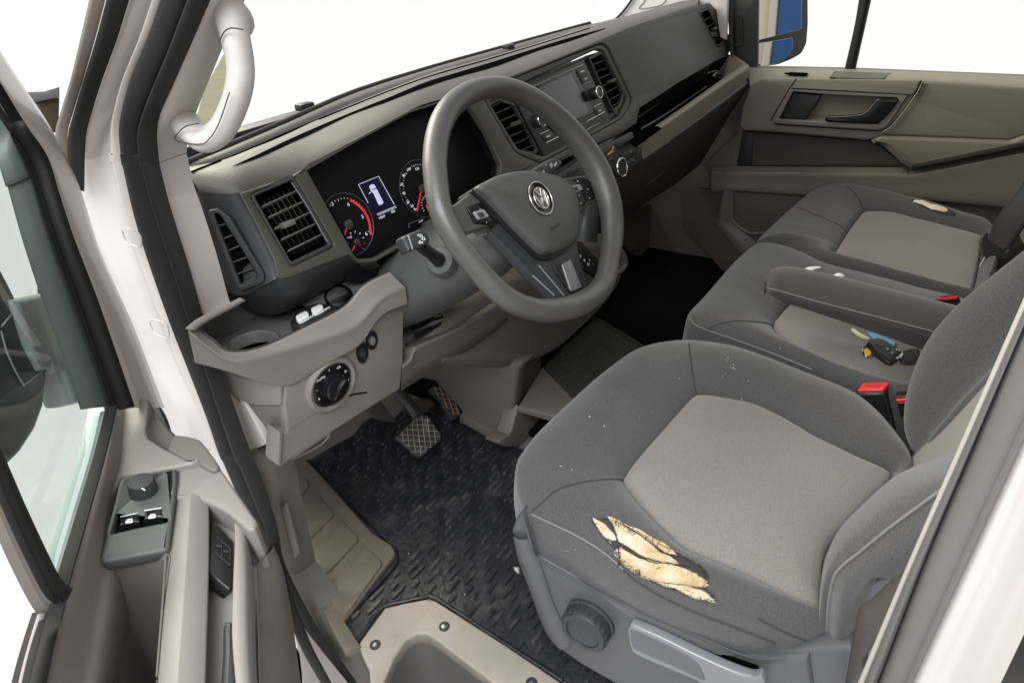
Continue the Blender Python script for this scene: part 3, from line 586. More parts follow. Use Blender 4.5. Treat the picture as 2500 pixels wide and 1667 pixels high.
# shelf right of the knee panel
plate('shelf_back', db, k7([(1800, 300), (2300, 180), (2420, 250), (2350, 700), (1800, 820)]), YP(.745), .01, black, .002)
plate('shelf_floor', db, k7([(1812, 690), (1830, 560), (2260, 300), (2340, 300), (2290, 390), (1950, 580)]), ZP(-.60), .008, black, .002)
tube('shelf_bar', db, [YP(.69).at(*p) for p in k7([(1825, 500), (2000, 430), (2150, 375), (2260, 320)])], [(.012, .02), (.014, .022), (.012, .018), (.004, .008)], gloss, 12, False, 4)
lip = k7([(1805, 765), (1880, 700), (1905, 620), (1935, 600), (2290, 430), (2420, 470), (2330, 640), (2050, 800), (1800, 955)])
lt = k7([(1805, 768), (1875, 705), (1900, 630), (1930, 602), (2100, 530), (2290, 440), (2480, 330), (2650, 230)]); lb = k7([(1790, 962), (1850, 925), (1900, 895), (1960, 855), (2120, 765), (2330, 640), (2500, 520), (2650, 400)])
LT = [KP.off(.006).at(*p) for p in lt]; LB_ = [KP.off(-.006).at(*p) for p in lb]
grid('shelf_lip', db, [[p + V((.004, .03, -.01)) for p in LT], [p + V((0, .004, -.001)) for p in LT], LT, L_(LT, LB_, .1), L_(LT, LB_, .55), LB_, [p + V((.01, .05, .0)) for p in LB_]], beige_d, 1, 4)
# ---- right-hand tray, lower face
LP = PL((2.0, .485, -.35), (-.09, -1, .12))
ty = [.575, .56, .54, .515, .495, .50, .545]
t0 = [(1300, 1118), (1500, 985), (1750, 812), (2000, 635), (2150, 528), (2160, 500), (2060, 448)]
t1 = [(1318, 1142), (1520, 1012), (1770, 840), (2020, 668), (2190, 552), (2205, 520), (2085, 440)]
t2 = [(1372, 1275), (1560, 1150), (1800, 985), (2050, 800), (2195, 690), (2242, 630), (2235, 560)]
T0 = [Y_(p, y+.014) for p, y in zip(k4(t0), ty)]; T1 = [Y_(p, y) for p, y in zip(k4(t1), ty)]; T2 = [Y_(p, y+.004) for p, y in zip(k4(t2), ty)]
grid('glovebox_lip', db, [[p + V((0, .03, -.05)) for p in T0], [p + V((0, .004, -.004)) for p in T0], T0, L_(T0, T1, .5), [a + V((0, -.001, .001)) for a in T1], L_(T1, T2, .12), [a + V((0, -.002, 0)) for a in L_(T1, T2, .5)], L_(T1, T2, .95), T2, [p + V((0, .02, -.015)) for p in T2]], mat('olive_beige', (.24, .22, .17), .55, grain=.3, gscale=700, var=.05), 1, 5)
plate('glovebox_tray', db, k4([(1240, 1090), (1290, 900), (1640, 660), (2040, 430), (2180, 480), (2180, 540), (1310, 1160)]), ZP(-.395), .006, void, .001)
cb = [FP.off(-.004).at(*p) for p in k4([(1290, 960), (1310, 866), (1640, 670), (1960, 480), (2045, 430)])]
grid('tray_wall', db, [cb, [p + V((0, .05, -.02)) for p in cb], [p + V((0, .06, -.14)) for p in cb]], black, 1, 3)
for q in ([(1330, 950), (1650, 735), (1900, 590), (1960, 575)], [(1360, 1040), (1560, 920), (1880, 700)]): line('tray_rib', db, k4(q), ZP(-.39), .005, dash, .003)
tube('can_holder', db, [ZP(-.365).at(*p) for p in cr2(k4([(1940, 600), (1990, 575), (2080, 578), (2110, 600), (2030, 625), (1950, 620)]), 5)], .003, black, 8, True, 1)
LG = PL(T2[1], (-.09, -1, -.55))
low = k4([(1100, 1460), (1372, 1268), (1560, 1143), (1800, 978), (2050, 793), (2195, 683), (2225, 660), (2150, 800), (2080, 900), (1830, 1315), (1600, 1500), (1300, 1680), (1150, 1760)])
plate('glovebox_door', db, low, LG, .03, dash, .006)
for q in ([(1430, 1350), (1530, 1300)], [(1380, 1495), (1545, 1365)]): line('door_groove', db, k4(q), LG, .003, darkp, .001)
# ---- climate panel
CM = PL(YP(.585).at(*k3([(1640, 740)])[0]), (-.12, -1, .25))
cp = plate('climate_panel', db, rnd(k3([(1130, 845), (1480, 615), (1780, 462), (1806, 550), (1845, 575), (1860, 625), (1850, 695), (1650, 865), (1560, 880), (1300, 900)]), 3), CM, .03, darkp, .003)
for q in ([(1640, 560), (1760, 490), (1785, 540), (1665, 605)], [(1680, 645), (1790, 575), (1815, 600), (1820, 640), (1710, 705)], [(1715, 715), (1820, 650), (1815, 690), (1730, 770)], [(1500, 640), (1615, 570), (1630, 615), (1520, 680)], [(1260, 790), (1340, 745), (1355, 775), (1275, 825)], [(1180, 835), (1250, 795), (1265, 825), (1195, 870)]):
    btn(cp, k3(q), CM)
for q in ([(1575, 640), (1605, 615), (1620, 585)], [(1570, 652), (1600, 632), (1618, 620)]): line('amber_print', cp, k3(q), CM, .0016, mat('amber', (.7, .45, .15), .5), .003)
for p, s in (((1762, 625), 'A'), ((1785, 695), '*')): text('button_print', cp, s, CM.off(.003), k3([p])[0], .006, white)
kc = CM.at(*k3([(1600, 760)])[0]); kr = .021
lathe('climate_knob', cp, kc, CM.n, [(kr*1.15, 0), (kr*1.12, .006), (kr, .007), (kr*.97, .03), (kr*.88, .032), (kr*.82, .030), (.003, .030)], black, 32)
tube('knob_ring', cp, [kc + CM.n*.0315 + CM.u*(math.cos(q)*kr*.93) + CM.v*(math.sin(q)*kr*.93) for q in [i*math.pi/14 for i in range(28)]], .0017, chrome, 6, True, 1)
# ------------------------------------------------------------------ steering wheel
WA = .545; WC = V((.754, .45, -.328)); WN = V((0, -math.cos(WA), math.sin(WA)))
WP = PL(WC, WN)
sw = root('steering_wheel', WC, 'grey flat-bottomed steering wheel in front of the instrument cluster', 'steering wheel')
rim = k3([(640, 112), (800, 127), (950, 187), (1100, 287), (1250, 422), (1400, 605), (1497, 765), (1560, 920), (1600, 1060), (1617, 1200), (1615, 1330)]) + kH([(735, 300), (700, 470), (620, 600), (450, 715), (250, 768), (50, 772)]) + kW([(1180, 695), (1135, 661), (1085, 605), (1043, 548), (1012, 483)]) + k3([(205, 800), (203, 650), (222, 500), (265, 370), (345, 250), (480, 155)])
fw = c2w(V((0, 0, 1)))
hpx = [26, 26, 26, 27, 28, 29, 30, 30, 29, 27, 26, 25, 26, 28, 30, 30, 29, 29, 29, 28, 28, 29, 30, 30, 30, 30, 29, 28]
rp_ = [WP.at(*p) for p in rim]
tube('rim', sw, rp_, [(h*p.dot(fw)/F_PX*1.06, h*p.dot(fw)/F_PX*.98) for h, p in zip(hpx, rp_)], wheelr, 20, True, 5, flat=tuple(WN))
def dome(name, par, out, pl, prof, m, n=5, sub=True):
    P = [pl.at(*p) for p in (cr2(out, n) if sub else out)]; c = sum(P, V())/len(P); k = len(P)
    rows = [[c.lerp(p, s) + pl.n*h for p in P] for s, h in prof]
    vs = [p for r in rows for p in r]; fs = []
    for j in range(len(rows)-1):
        for i in range(k): fs.append((j*k+i, j*k+(i+1) % k, (j+1)*k+(i+1) % k, (j+1)*k+i))
    fs.append(tuple((len(rows)-1)*k+i for i in range(k)))
    me = mesh(vs, fs); bm = bmesh.new(); bm.from_mesh(me); bmesh.ops.recalc_face_normals(bm, faces=bm.faces); bm.to_mesh(me); bm.free()
    return link(name, me, m, par, True, 50)
HB = WP.off(-.012)
hub_o = k3([(512, 925), (580, 875), (680, 828), (780, 803), (880, 792), (980, 797), (1090, 818), (1180, 850), (1250, 900), (1295, 970), (1318, 1060), (1325, 1180), (1315, 1290), (1295, 1345), (1230, 1400), (1140, 1440), (1060, 1448), (1010, 1425), (930, 1350), (820, 1240), (700, 1115), (600, 1010)])
hubm = mat('airbag_cover', (.058, .058, .057), .5, grain=.45, gscale=520, var=.05)
dome('hub_gap', sw, [((x-1290)*1.03+1290, (y-500)*1.03+504) for x, y in hub_o], HB, [(1, -.03), (1, -.001), (.9, .0)], black, 3)
hub = dome('airbag_cover', sw, hub_o, HB, [(1, -.02), (1, .004), (.985, .009), (.95, .0125), (.85, .016), (.6, .0195), (.3, .021), (.05, .0212)], hubm, 4)
hb = bvh([hub])
ec = hit(hb, *k3([(1043, 998)])[0]); EP = PL(ec + WN*.0005, WN)
er = .0245
em = lathe('emblem', sw, ec, WN, [(er*1.03, -.004), (er*1.03, .0014), (er*.98, .002), (er*.93, .0012), (er*.5, .0012)], gloss, 44)
def ring(par, c, pl, r, wd, m, lift, nm='ring', n=36): return tube(nm, par, [c + pl.u*(math.cos(q)*r) + pl.v*(math.sin(q)*r) + pl.n*lift for q in [i*2*math.pi/n for i in range(n)]], wd, m, 8, True, 1)
ring(em, ec, EP, er*1.0, .0012, chrome, .0016); r_ = er*.64; ring(em, ec, EP, r_, .0011, chrome, .002)
lathe('emblem_disc', em, ec, WN, [(r_, .0012), (r_*.98, .0018), (.001, .002)], mat('smoked_chrome', (.2, .19, .17), .25, metal=.9), 36)
for pts in ([(-.40, .80), (0, .14), (.40, .80)], [(-.78, .50), (-.38, -.80), (0, .0), (.38, -.80), (.78, .50)]):
    tube('emblem_letter', em, [ec + EP.u*(a*r_) + EP.v*(b*r_) + EP.n*.0028 for a, b in pts], .00125, chrome, 6, False, 1)
text('hub_print', sw, 'AIRBAG', PL(hit(hb, *k3([(1155, 1228)])[0]), WN), k3([(1155, 1228)])[0], .008, darkp, .001)
# spokes
SPk = WP.off(-.016)
def spoke(nm, out, m, d=0, th=.016, bev=.004, r=4): return plate(nm, sw, rnd(out, r), SPk.off(d), th, m, bev)
spoke('spoke', k3([(290, 1070), (385, 1030), (440, 985), (515, 925), (710, 1140), (700, 1190), (500, 1262), (430, 1280), (330, 1150)]), wheelr)
spoke('spoke', k3([(1120, 830), (1250, 828), (1370, 812), (1440, 800), (1620, 960), (1600, 1000), (1510, 1005), (1440, 1045), (1330, 1170), (1280, 1000), (1200, 880)]), wheelr, 0)
spoke('spoke', k3([(640, 1262), (850, 1472)]) + kH([(0, 445), (210, 640), (300, 720), (480, 720), (585, 590), (555, 555), (470, 330), (425, 90)]) + k3([(1250, 1390), (1050, 1440), (700, 1170)]), darkp, -.004, .018)
md = spoke('switch_module', k3([(458, 1062), (572, 1022), (700, 1165), (690, 1185), (640, 1203), (525, 1192), (490, 1125)]), gloss, .003, .006, .0015, 3)
md2 = spoke('switch_module', k3([(1205, 868), (1375, 825), (1430, 850), (1530, 955), (1490, 990), (1420, 1020), (1345, 1140), (1325, 1040), (1290, 955)]), gloss, .003, .006, .0015, 4)
SB = SPk.off(.0045)
for m_, q, q2 in ((md, [(510, 1100), (595, 1078), (640, 1140), (550, 1165)], [(540, 1110), (585, 1100), (608, 1138), (562, 1148)]), (md2, [(1252, 905), (1362, 878), (1388, 925), (1292, 962)], [(1285, 910), (1335, 896), (1352, 930), (1305, 942)])):
    b = plate('switch_button', m_, rnd(k3(q), 4), SB.off(.002), .004, silver, .0012); plate('button_centre', b, rnd(k3(q2), 2), SB.off(.003), .003, darkp, .0006)
for p in ((1275, 880), (1340, 862), (1420, 925), (1350, 975), (1435, 995), (1365, 1035), (1345, 1060)): text('button_print', md2, '+', SB, k3([p])[0], .006, white)
for p in ((610, 1185), (560, 1080)): text('button_print', md, '-', SB, k3([p])[0], .006, white)
plate('paddle', sw, k3([(500, 1248), (560, 1235), (655, 1240), (650, 1255), (590, 1270), (560, 1290), (545, 1268)]), SPk.off(-.006), .006, dash, .0015)
plate('spoke_insert', sw, rnd(kH([(195, 340), (372, 272), (488, 560), (440, 590), (375, 612), (350, 590), (235, 420)]), 4), SPk.off(-.001), .004, black, .001)
plate('spoke_insert', sw, rnd(kH([(285, 330), (370, 285), (480, 555), (400, 590), (370, 590)]), 4), SPk.off(.0015), .004, mat('satin_grey', (.17, .17, .175), .35, metal=.3), .0015)
for a, b in (((60, 345), (300, 632)), ((0, 440), (208, 632))): tube('spoke_edge', sw, [SPk.off(-.003).at(*p) for p in kH([a, b])], .0012, silver, 6, False, 1)
# ---- column
col = root('steering_column', (.754, .6, -.42), 'grey steering column shroud behind the wheel', 'steering column')
ax = -WN
cpth = [WC + ax*.05, WC + ax*.11, WC + ax*.18 + V((-.005, 0, 0)), WC + ax*.27 + V((-.01, 0, 0)), WC + ax*.36 + V((-.01, 0, 0))]
shm = mat('shroud_grey', (.07, .071, .071), .5, grain=.3, gscale=700, var=.05)
tube('shroud', col, cpth, [(.045, .062), (.058, .082), (.066, .098), (.07, .105), (.07, .105)], shm, 28, False, 5, flat=(0, .518, .855))
# stalks
st1 = root('indicator_stalk', YP(.56).at(*k2([(2200, 835)])[0]), 'black stalk with square white-printed end left of the steering wheel', 'control stalk')
S1 = YP(.555); a, b = S1.at(*k2([(2205, 842)])[0]), YP(.535).at(*k2([(2050, 720)])[0])
lathe('stalk_boot', st1, a, b-a, [(.021, -.02), (.021, .0), (.019, .004), (.012, .006)], shm, 24)
tube('stalk_arm', st1, [a, a.lerp(b, .5), b], [(.012, .010), (.0085, .008), (.009, .008)], black, 12, False, 3)
c = YP(.53).at(*k2([(2015, 678)])[0]); SQ = PL(c, (-.25, -.85, .45))
hd = [(1900, 655), (1925, 635), (2050, 585), (2100, 610), (2130, 670), (2115, 700), (1960, 770), (1945, 765)]
plate('stalk_end', st1, rnd(k2(hd), 4), SQ.off(.010), .024, darkp, .004)
plate('stalk_ring', st1, k2([(1945, 638), (1957, 632), (1995, 744), (1982, 750)]), SQ.off(.0112), .024, silver, .002)
for p, s in (((2040, 640), '=D'), ((2065, 665), '-D'), ((2050, 695), '0=')): text('stalk_print', st1, s, SQ.off(.0104), k2([p])[0], .006, white, rot=-.5)
st2 = root('wiper_stalk', YP(.56).at(*k3([(1000, 800)])[0]), 'black wiper stalk with white symbols above the wheel hub', 'control stalk')
plate('stalk_end', st2, rnd(k3([(935, 800), (1140, 672), (1185, 672), (1215, 700), (1215, 745), (1100, 835), (980, 870)]), 5), PL(YP(.525).at(*k3([(1100, 750)])[0]), (-.1, -.9, .4)), .018, darkp, .005)
W2 = PL(YP(.525).at(*k3([(1100, 750)])[0]), (-.1, -.9, .4))
for p, s in (((1085, 725), '-'), ((1065, 780), 'o'), ((1130, 735), '///'), ((1160, 722), 'oo'), ((1200, 705), ':')): text('stalk_print', st2, s, W2, k3([p])[0], .009, white, rot=.4)
# ------------------------------------------------------------------ centre console, footwell
con = root('centre_console', (1.1, .75, -1.0), 'taupe centre console swelling below the dashboard above the footwell', 'console')
BY = YP(.655)
belly = kW([(1000, 846), (1010, 760), (1130, 680), (1250, 620), (1390, 540), (1432, 575), (1436, 612), (1424, 660), (1385, 715), (1330, 770), (1290, 805), (1240, 832), (1190, 848), (1110, 850), (1040, 850)])
plate('console_belly', con, cr2(belly, 3), BY, .25, beige_d, .028, res=6)
plate('console_side', con, kB([(1150, 60), (1500, -60), (2080, -60), (2010, 20), (1945, 500), (1925, 530), (1890, 545), (1560, 400), (1540, 330), (1340, 110)]), XP(.965), .04, beige_d, .012, res=4)
plate('console_foot', con, kB([(1545, 372), (1890, 545), (1935, 548), (1900, 610), (1860, 600), (1535, 425)]), XP(.955), .03, beige_d, .004)
pts = kD([(108, 512), (60, 690), (40, 728), (0, 742), (-40, 790), (20, 820), (160, 825), (280, 780), (520, 650), (380, 584)])
plate('console_step', con, pts, YP(.655), .04, beige_d, .006)
plate('step_top', con, kD([(105, 515), (290, 215), (330, 250), (560, 430), (700, 600), (375, 588)]), ZP(-.892), .02, beige_d, .004)
plate('console_rear', con, kD([(60, -60), (285, -60), (288, 120), (275, 330), (110, 500), (40, 560)]), YP(.70), .03, beige_d, .01)
# gear selector
ge = root('gear_selector', YP(.60).at(*kH([(520, 300)])[0]), 'black gear selector panel with white dots beside the steering wheel', 'gear selector')
GP = PL(YP(.595).at(*kH([(530, 300)])[0]), (-.35, -.8, .55))
plate('selector_panel', ge, rnd(kH([(425, 60), (660, 320), (640, 400), (600, 452), (480, 375), (440, 250), (415, 120)]), 4), GP, .01, gloss, .002)
for p, s in (((460, 260), 'P'), ((498, 298), 'R'), ((545, 295), '+'), ((535, 335), 'D'), ((580, 330), '-')): text('selector_print', ge, s, GP, kH([p])[0], .009, white)
tube('lever_gaiter', ge, [YP(.58).at(*p) for p in k3([(1390, 1330), (1410, 1200), (1440, 1080), (1470, 960)])], [.03, .026, .02, .014], mat('gaiter', (.018, .022, .024), .4, var=.2), 14, False, 4)
tube('selector_edge', ge, [YP(.61).at(*p) for p in kH([(790, 430), (850, 385), (880, 320), (865, 240), (840, 190)])], [.006, .009, .010, .008, .005], beige_d, 10, False, 4)
# pedals
def clip(poly, p, d):                           # part of a px line inside a convex px polygon
    lo, hi = -1e9, 1e9; n_ = len(poly); ar = sum(poly[i-1][0]*poly[i][1]-poly[i][0]*poly[i-1][1] for i in range(n_))
    for i in range(n_):
        (x0, y0), (x1, y1) = poly[i-1], poly[i]; nx, ny = (y1-y0), -(x1-x0)
        if ar > 0: nx, ny = -nx, -ny
        den = nx*d[0]+ny*d[1]; num = nx*(p[0]-x0)+ny*(p[1]-y0)
        if abs(den) < 1e-9:
            if num < 0: return None
        elif den > 0: lo = max(lo, -num/den)
        else: hi = min(hi, -num/den)
    if hi - lo < 3: return None
    return (p[0]+d[0]*lo, p[1]+d[1]*lo), (p[0]+d[0]*hi, p[1]+d[1]*hi)
ped_l = mat('worn_rib', (.20, .195, .17), .5, var=.5, vscale=50)
ped_o = mat('rusty_rib', (.30, .21, .14), .5, var=.4, vscale=50)
ped_m = mat('pedal_rubber', (.03, .028, .027), .6, var=.25, vscale=60, dirt=((.2, .18, .15), .25, 60))
def pedal(label, poly, ctr, y, nrm, d1, s1, d2, s2, arm, lm):
    r = root('pedal', YP(y).at(*ctr), label, 'pedal'); pp = PL(YP(y).at(*ctr), nrm)
    plate('pedal_pad', r, rnd(poly, 6), pp, .012, ped_m, .003); ms = []
    for (d, s) in ((d1, s1), (d2, s2)):
        l = math.hypot(*d); nx, ny = -d[1]/l, d[0]/l
        for i in range(-9, 10):
            q = clip([(ctr[0]+(x-ctr[0])*.93, ctr[1]+(y_-ctr[1])*.93) for x, y_ in poly], (ctr[0]+nx*s*i, ctr[1]+ny*s*i), (d[0]/l, d[1]/l))
            if q: ms.append(tube('rib', r, [pp.at(*q[0])+pp.n*.0006, pp.at(*q[1])+pp.n*.0006], .0010, lm, 6, False, 1))
    join(ms, 'tread_ribs'); tube('pedal_arm', r, [YP(yy).at(*p) for p, yy in arm], [(.008, .014)]*len(arm), steel_d, 10, False, 3)
brk = kB([(1030, 545), (1185, 400), (1225, 362), (1285, 368), (1395, 520), (1402, 560), (1225, 712)])
pedal('wide dusty brake pedal with a crossed rib pattern above the black mat', brk, (1022, 1063), .80, (-.1, -.75, .65), (1, .06), 13, (.12, 1), 13, [((1030, 1040), .83), ((1010, 1000), .87), ((950, 930), .92)], ped_l)
acc = kB([(1300, 180), (1330, 140), (1370, 125), (1430, 168), (1562, 350), (1535, 395), (1482, 418), (1390, 265)])
pedal('narrow accelerator pedal with orange-tinted ribs beside the taupe console', acc, (1087, 984), .86, (-.2, -.85, .5), (1, .12), 11, (.35, 1), 11, [((1110, 1000), .89), ((1080, 930), .94), ((1060, 900), .98)], ped_o)
br = root('pedal_bracket', YP(.92).at(*kB([(1200, 320)])[0]), 'taupe support bracket behind the two pedals', 'bracket')
plate('bracket_panel', br, kB([(1055, 245), (1330, 255), (1400, 330), (1420, 380), (1260, 350), (1150, 350)]), YP(.93), .01, mat('dull_taupe', (.12, .11, .095), .6), .002)
plate('bracket_flap', br, kB([(780, 320), (905, 240), (1040, 425), (960, 425), (870, 400)]), YP(.93), .01, MT['dull_taupe'], .002)
# ------------------------------------------------------------------ seats
def polar(P, c, pl, n):
    ab = [pl.uv(p) for p in P]; c0, c1_ = pl.uv(c); out = []
    m = len(ab)
    for k in range(n):
        q = 2*math.pi*k/n; dx, dy = math.cos(q), math.sin(q); best = None
        for i in range(m):
            x0, y0 = ab[i][0]-c0, ab[i][1]-c1_; x1, y1 = ab[(i+1) % m][0]-c0, ab[(i+1) % m][1]-c1_
            ex, ey = x1-x0, y1-y0; den = dx*ey-dy*ex
            if abs(den) < 1e-12: continue
            t = (x0*ey-y0*ex)/den; u = (x0*dy-y0*dx)/den
            if t > 0 and -1e-6 <= u <= 1+1e-6 and (best is None or t > best): best = t
        out.append(pl.pt(c0+dx*best, c1_+dy*best))
    return out
def rings(name, par, rows, m, closed_mid=True):
    k = len(rows[0]); vs = [p for r in rows for p in r]; fs = []
    for j in range(len(rows)-1):
        for i in range(k): fs.append((j*k+i, (j+1)*k+i, (j+1)*k+(i+1) % k, j*k+(i+1) % k))
    if closed_mid:
        vs.append(sum(rows[-1], V())/k); b = (len(rows)-1)*k
        for i in range(k): fs.append((b+i, len(vs)-1, b+(i+1) % k))
    return link(name, mesh(vs, fs), m, par, True)
def cushion(par, out, ins, pl, H=.024, dip=.006, domeh=.012, drop=.10, n=160, mi=insert, mc=cloth, names=('seat_cushion', 'seat_insert')):
    O = [pl.at(*p) for p in cr2(out, 5)]; I = [pl.at(*p) for p in cr2(ins, 5)]; c = sum(I, V())/len(I)
    O = polar(O, c, pl, n); I = polar(I, c, pl, n); N_ = pl.n
    pr = [(0, 0), (.03, .006), (.08, .012), (.16, .018), (.3, H), (.5, H), (.7, H*.78), (.84, H*.5), (.93, H*.2), (.98, -dip*.5), (1, -dip*1.6)]
    rows = [[c.lerp(o, .97) - N_*drop for o in O], [c.lerp(o, 1.0) - N_*drop*.8 for o in O], [c.lerp(o, 1.01) - N_*drop*.4 for o in O], [c.lerp(o, 1.005) - N_*.012 for o in O], [o - N_*.002 for o in O]]
    wr = lambda p, a: N_*(a*(noise.noise(p*9) + .5*noise.noise(p*23)))
    rows += [[o.lerp(i, t) + N_*h + wr(o.lerp(i, t), .0034*min(1, t*4)) for o, i in zip(O, I)] for t, h in pr]
    a = rings(names[0], par, rows, mc, False)
    r2 = [[i - N_*dip*1.6 for i in I]] + [[c.lerp(i, s) + N_*h + wr(c.lerp(i, s), .0026) for i in I] for s, h in ((.99, -dip*.2), (.975, domeh*.25), (.94, domeh*.5), (.85, domeh*.8), (.65, domeh), (.4, domeh*1.08), (.2, domeh*1.1), (.08, domeh*1.1))]
    b = rings(names[1], par, r2, mi)
    return a, b, O, I
SPL = PL((.6, .2, -.665), (0, -.06, 1))
dso = [(1262, 1130), (1259, 1160), (1264, 1205), (1285, 1246), (1300, 1256), (1350, 1283), (1408, 1312), (1498, 1368), (1600, 1425), (1720, 1478), (1850, 1520), (2000, 1545), (2060, 1500), (2150, 1330), (2215, 1180), (2220, 1112), (2150, 1015), (2090, 966), (2020, 934), (1930, 900), (1850, 868), (1780, 846), (1680, 833), (1600, 840), (1545, 858), (1500, 888), (1450, 928), (1400, 973), (1350, 1020), (1310, 1060), (1280, 1098)]
dsi = [(1523, 1171), (1526, 1160), (1548, 1128), (1595, 1072), (1661, 999), (1690, 970), (1705, 964), (1744, 966), (1827, 982), (1877, 1002), (1940, 1035), (2000, 1069), (2080, 1108), (2170, 1147), (2172, 1172), (2110, 1240), (2023, 1335), (2006, 1425), (2004, 1500), (1990, 1498), (1850, 1418), (1765, 1378), (1681, 1340), (1628, 1297), (1578, 1244), (1545, 1201)]
ds = root('captain_chair', (.78, .15, -1.0), "driver's seat in worn charcoal cloth with beige centre and torn left edge", 'seat')
dc, di, DO, DI = cushion(ds, dso, dsi, SPL)
tr = bvh([dc, di])
def seam(nm, par, pts, tree, wd, m, lift=.0004, n=6):
    P = [hit(tree, x, y, lift) for x, y in cr2(pts, n, False)]; P = [p for p in P if p]
    if len(P) > 2: return tube(nm, par, P, wd, m, 6, False, 1)
pipe = mat('piping', (.15, .145, .14), .8); sdark = mat('seam_dark', (.035, .034, .035), .9)
seam('piping', ds, kE([(330, 50), (480, 120), (700, 225), (860, 320), (980, 410), (1080, 500)]), tr, .0014, pipe)
seam('seam', ds, kE([(1080, 500), (1200, 600), (1400, 720), (1700, 860), (2100, 1010), (2330, 1100)]), tr, .0016, sdark)
seam('seam', ds, kD([(210, 1285), (300, 1210), (380, 1140), (520, 1090), (680, 1062), (800, 1055), (885, 1062)]), tr, .0013, sdark)
seam('seam', ds, kD([(1362, 55), (1375, 180), (1385, 270), (1410, 400), (1415, 430)]), tr, .0012, sdark)
seam('seam', ds, kF([(0, 1130), (200, 1230), (440, 1315)]), tr, .0012, sdark)
# crumbs on the cloth
crumb = mat('crumb', (.42, .41, .38), .8)
def crumbs(par, pts, tree, nm='crumbs'):
    ms = []
    for x, y, s in pts:
        p = hit(tree, x, y, s*.4)
        if p: ms.append(box('c', par, p, (1, random.uniform(-1, 1), 0), (random.uniform(-1, 1), 1, .2), (0, 0, 1), s*random.uniform(.6, 1.2), s*.75, s*.5, crumb, 0))
    if ms: join(ms, nm, 'stuff')
cl_ = [(x, y, s) for (x, y), s in zip(kD([(1640, 188), (1650, 165), (1690, 215), (1688, 240), (1800, 330), (1630, 280), (1750, 465), (1290, 315), (632, 597), (738, 665), (420, 962), (500, 985), (1700, 250), (1610, 300), (1670, 235), (1000, 600)]), [.0028, .002, .0022, .0036, .003, .0014, .002, .0018, .0024, .0026, .0026, .0015, .0015, .0014, .0018, .001])]
for i in range(20):
    t = random.random(); cl_.append((1290 + 560*t + random.gauss(0, 20), 1300 + 215*t + random.gauss(0, 22), random.uniform(.0005, .0011)))
for i in range(12): cl_.append((random.uniform(1300, 2000), random.uniform(870, 1250), random.uniform(.0004, .0008)))
crumbs(ds, cl_, tr)
# torn place with foam and threads
tear = kE([(820, 92), (960, 84), (1100, 145), (1350, 275), (1530, 376), (1700, 470), (1772, 540), (1778, 640), (1835, 752), (1700, 748), (1560, 692), (1380, 622), (1250, 562), (1140, 505), (1060, 435), (1025, 370), (945, 262), (875, 180)])
def patch(nm, par, poly, tree, lift, m, inner=(1, .97, .9, .75, .5, .25, .02), rag=0, amp=.002, n=3):
    P = cr2(poly, n); cx = sum(p[0] for p in P)/len(P); cy = sum(p[1] for p in P)/len(P); rows = []
    for k, s in enumerate(inner):
        r = []
        for i, (x, y) in enumerate(P):
            j = 1 + (rag*noise.noise(V((i*.9, k, 3))) if k < 2 else 0)
            p = hit(tree, cx+(x-cx)*s*j, cy+(y-cy)*s*j, lift*(0 if k == 0 else min(1, k/2.5)) - (.001 if k == 0 else 0))
            if p is None: p = r[-1] if r else V()
            r.append(p + V((0, 0, amp*noise.noise(p*70)*(k > 0))))
        rows.append(r)
    return rings(nm, par, rows, m)
patch('tear_edge', ds, [((x-1545)*1.0+1545, (y-1370)*1.0+1370) for x, y in tear], tr, .0022, mat('frayed_cloth', (.03, .029, .029), .95, var=.3, vscale=80), (1, .97, .9, .75, .5, .25, .02), .10, .001)
for lobe, lf in (([(835, 98), (880, 108), (940, 148), (1000, 205), (1028, 262), (960, 245), (900, 200), (862, 148)], .0035), ([(960, 98), (1040, 128), (1105, 178), (1200, 220), (1300, 280), (1375, 360), (1445, 428), (1515, 446), (1400, 440), (1280, 412), (1180, 352), (1100, 302), (1052, 282), (1032, 220), (1000, 150)], .0075),
        ([(1028, 368), (1080, 343), (1130, 368), (1200, 410), (1300, 442), (1450, 470), (1580, 500), (1680, 540), (1752, 608), (1700, 622), (1560, 610), (1400, 590), (1280, 565), (1180, 520), (1090, 452), (1048, 410)], .0080), ([(1095, 148), (1200, 190), (1340, 268), (1450, 330), (1522, 386), (1450, 380), (1370, 330), (1280, 260), (1180, 202)], .0040),
        ([(1360, 600), (1480, 622), (1600, 636), (1700, 650), (1760, 690), (1822, 750), (1700, 742), (1600, 702), (1500, 652), (1420, 630)], .0035), ([(950, 252), (1000, 265), (1045, 285), (1045, 303), (990, 290)], .002)):
    gx, gy = sum(p[0] for p in lobe)/len(lobe), sum(p[1] for p in lobe)/len(lobe)
    patch('exposed_foam', ds, kE([(gx+(x-gx)*1.08, gy+(y-gy)*1.16) for x, y in lobe]), tr, lf*.62 + .001, foam, rag=.12, amp=.003, n=5)
ft = bvh([o for o in ds.children if o.name.startswith(('exposed_foam', 'tear_edge'))])
def threads(par, sets, tree, wd, m, nm):
    ms = []
    for pts in sets:
        P = []
        for x, y in cr2(kE(pts), 5, False):
            p = hit(tree, x, y, .0012) or hit(tr, x, y, .003)
            if p: P.append(p + V((noise.noise(p*150)*.001, 0, noise.noise(p*120+V((5, 0, 0)))*.001)))
        if len(P) > 2: ms.append(tube('t', par, P, wd, m, 6, False, 1))
    if ms: join(ms, nm, 'stuff')
thr = MT['frayed_cloth']
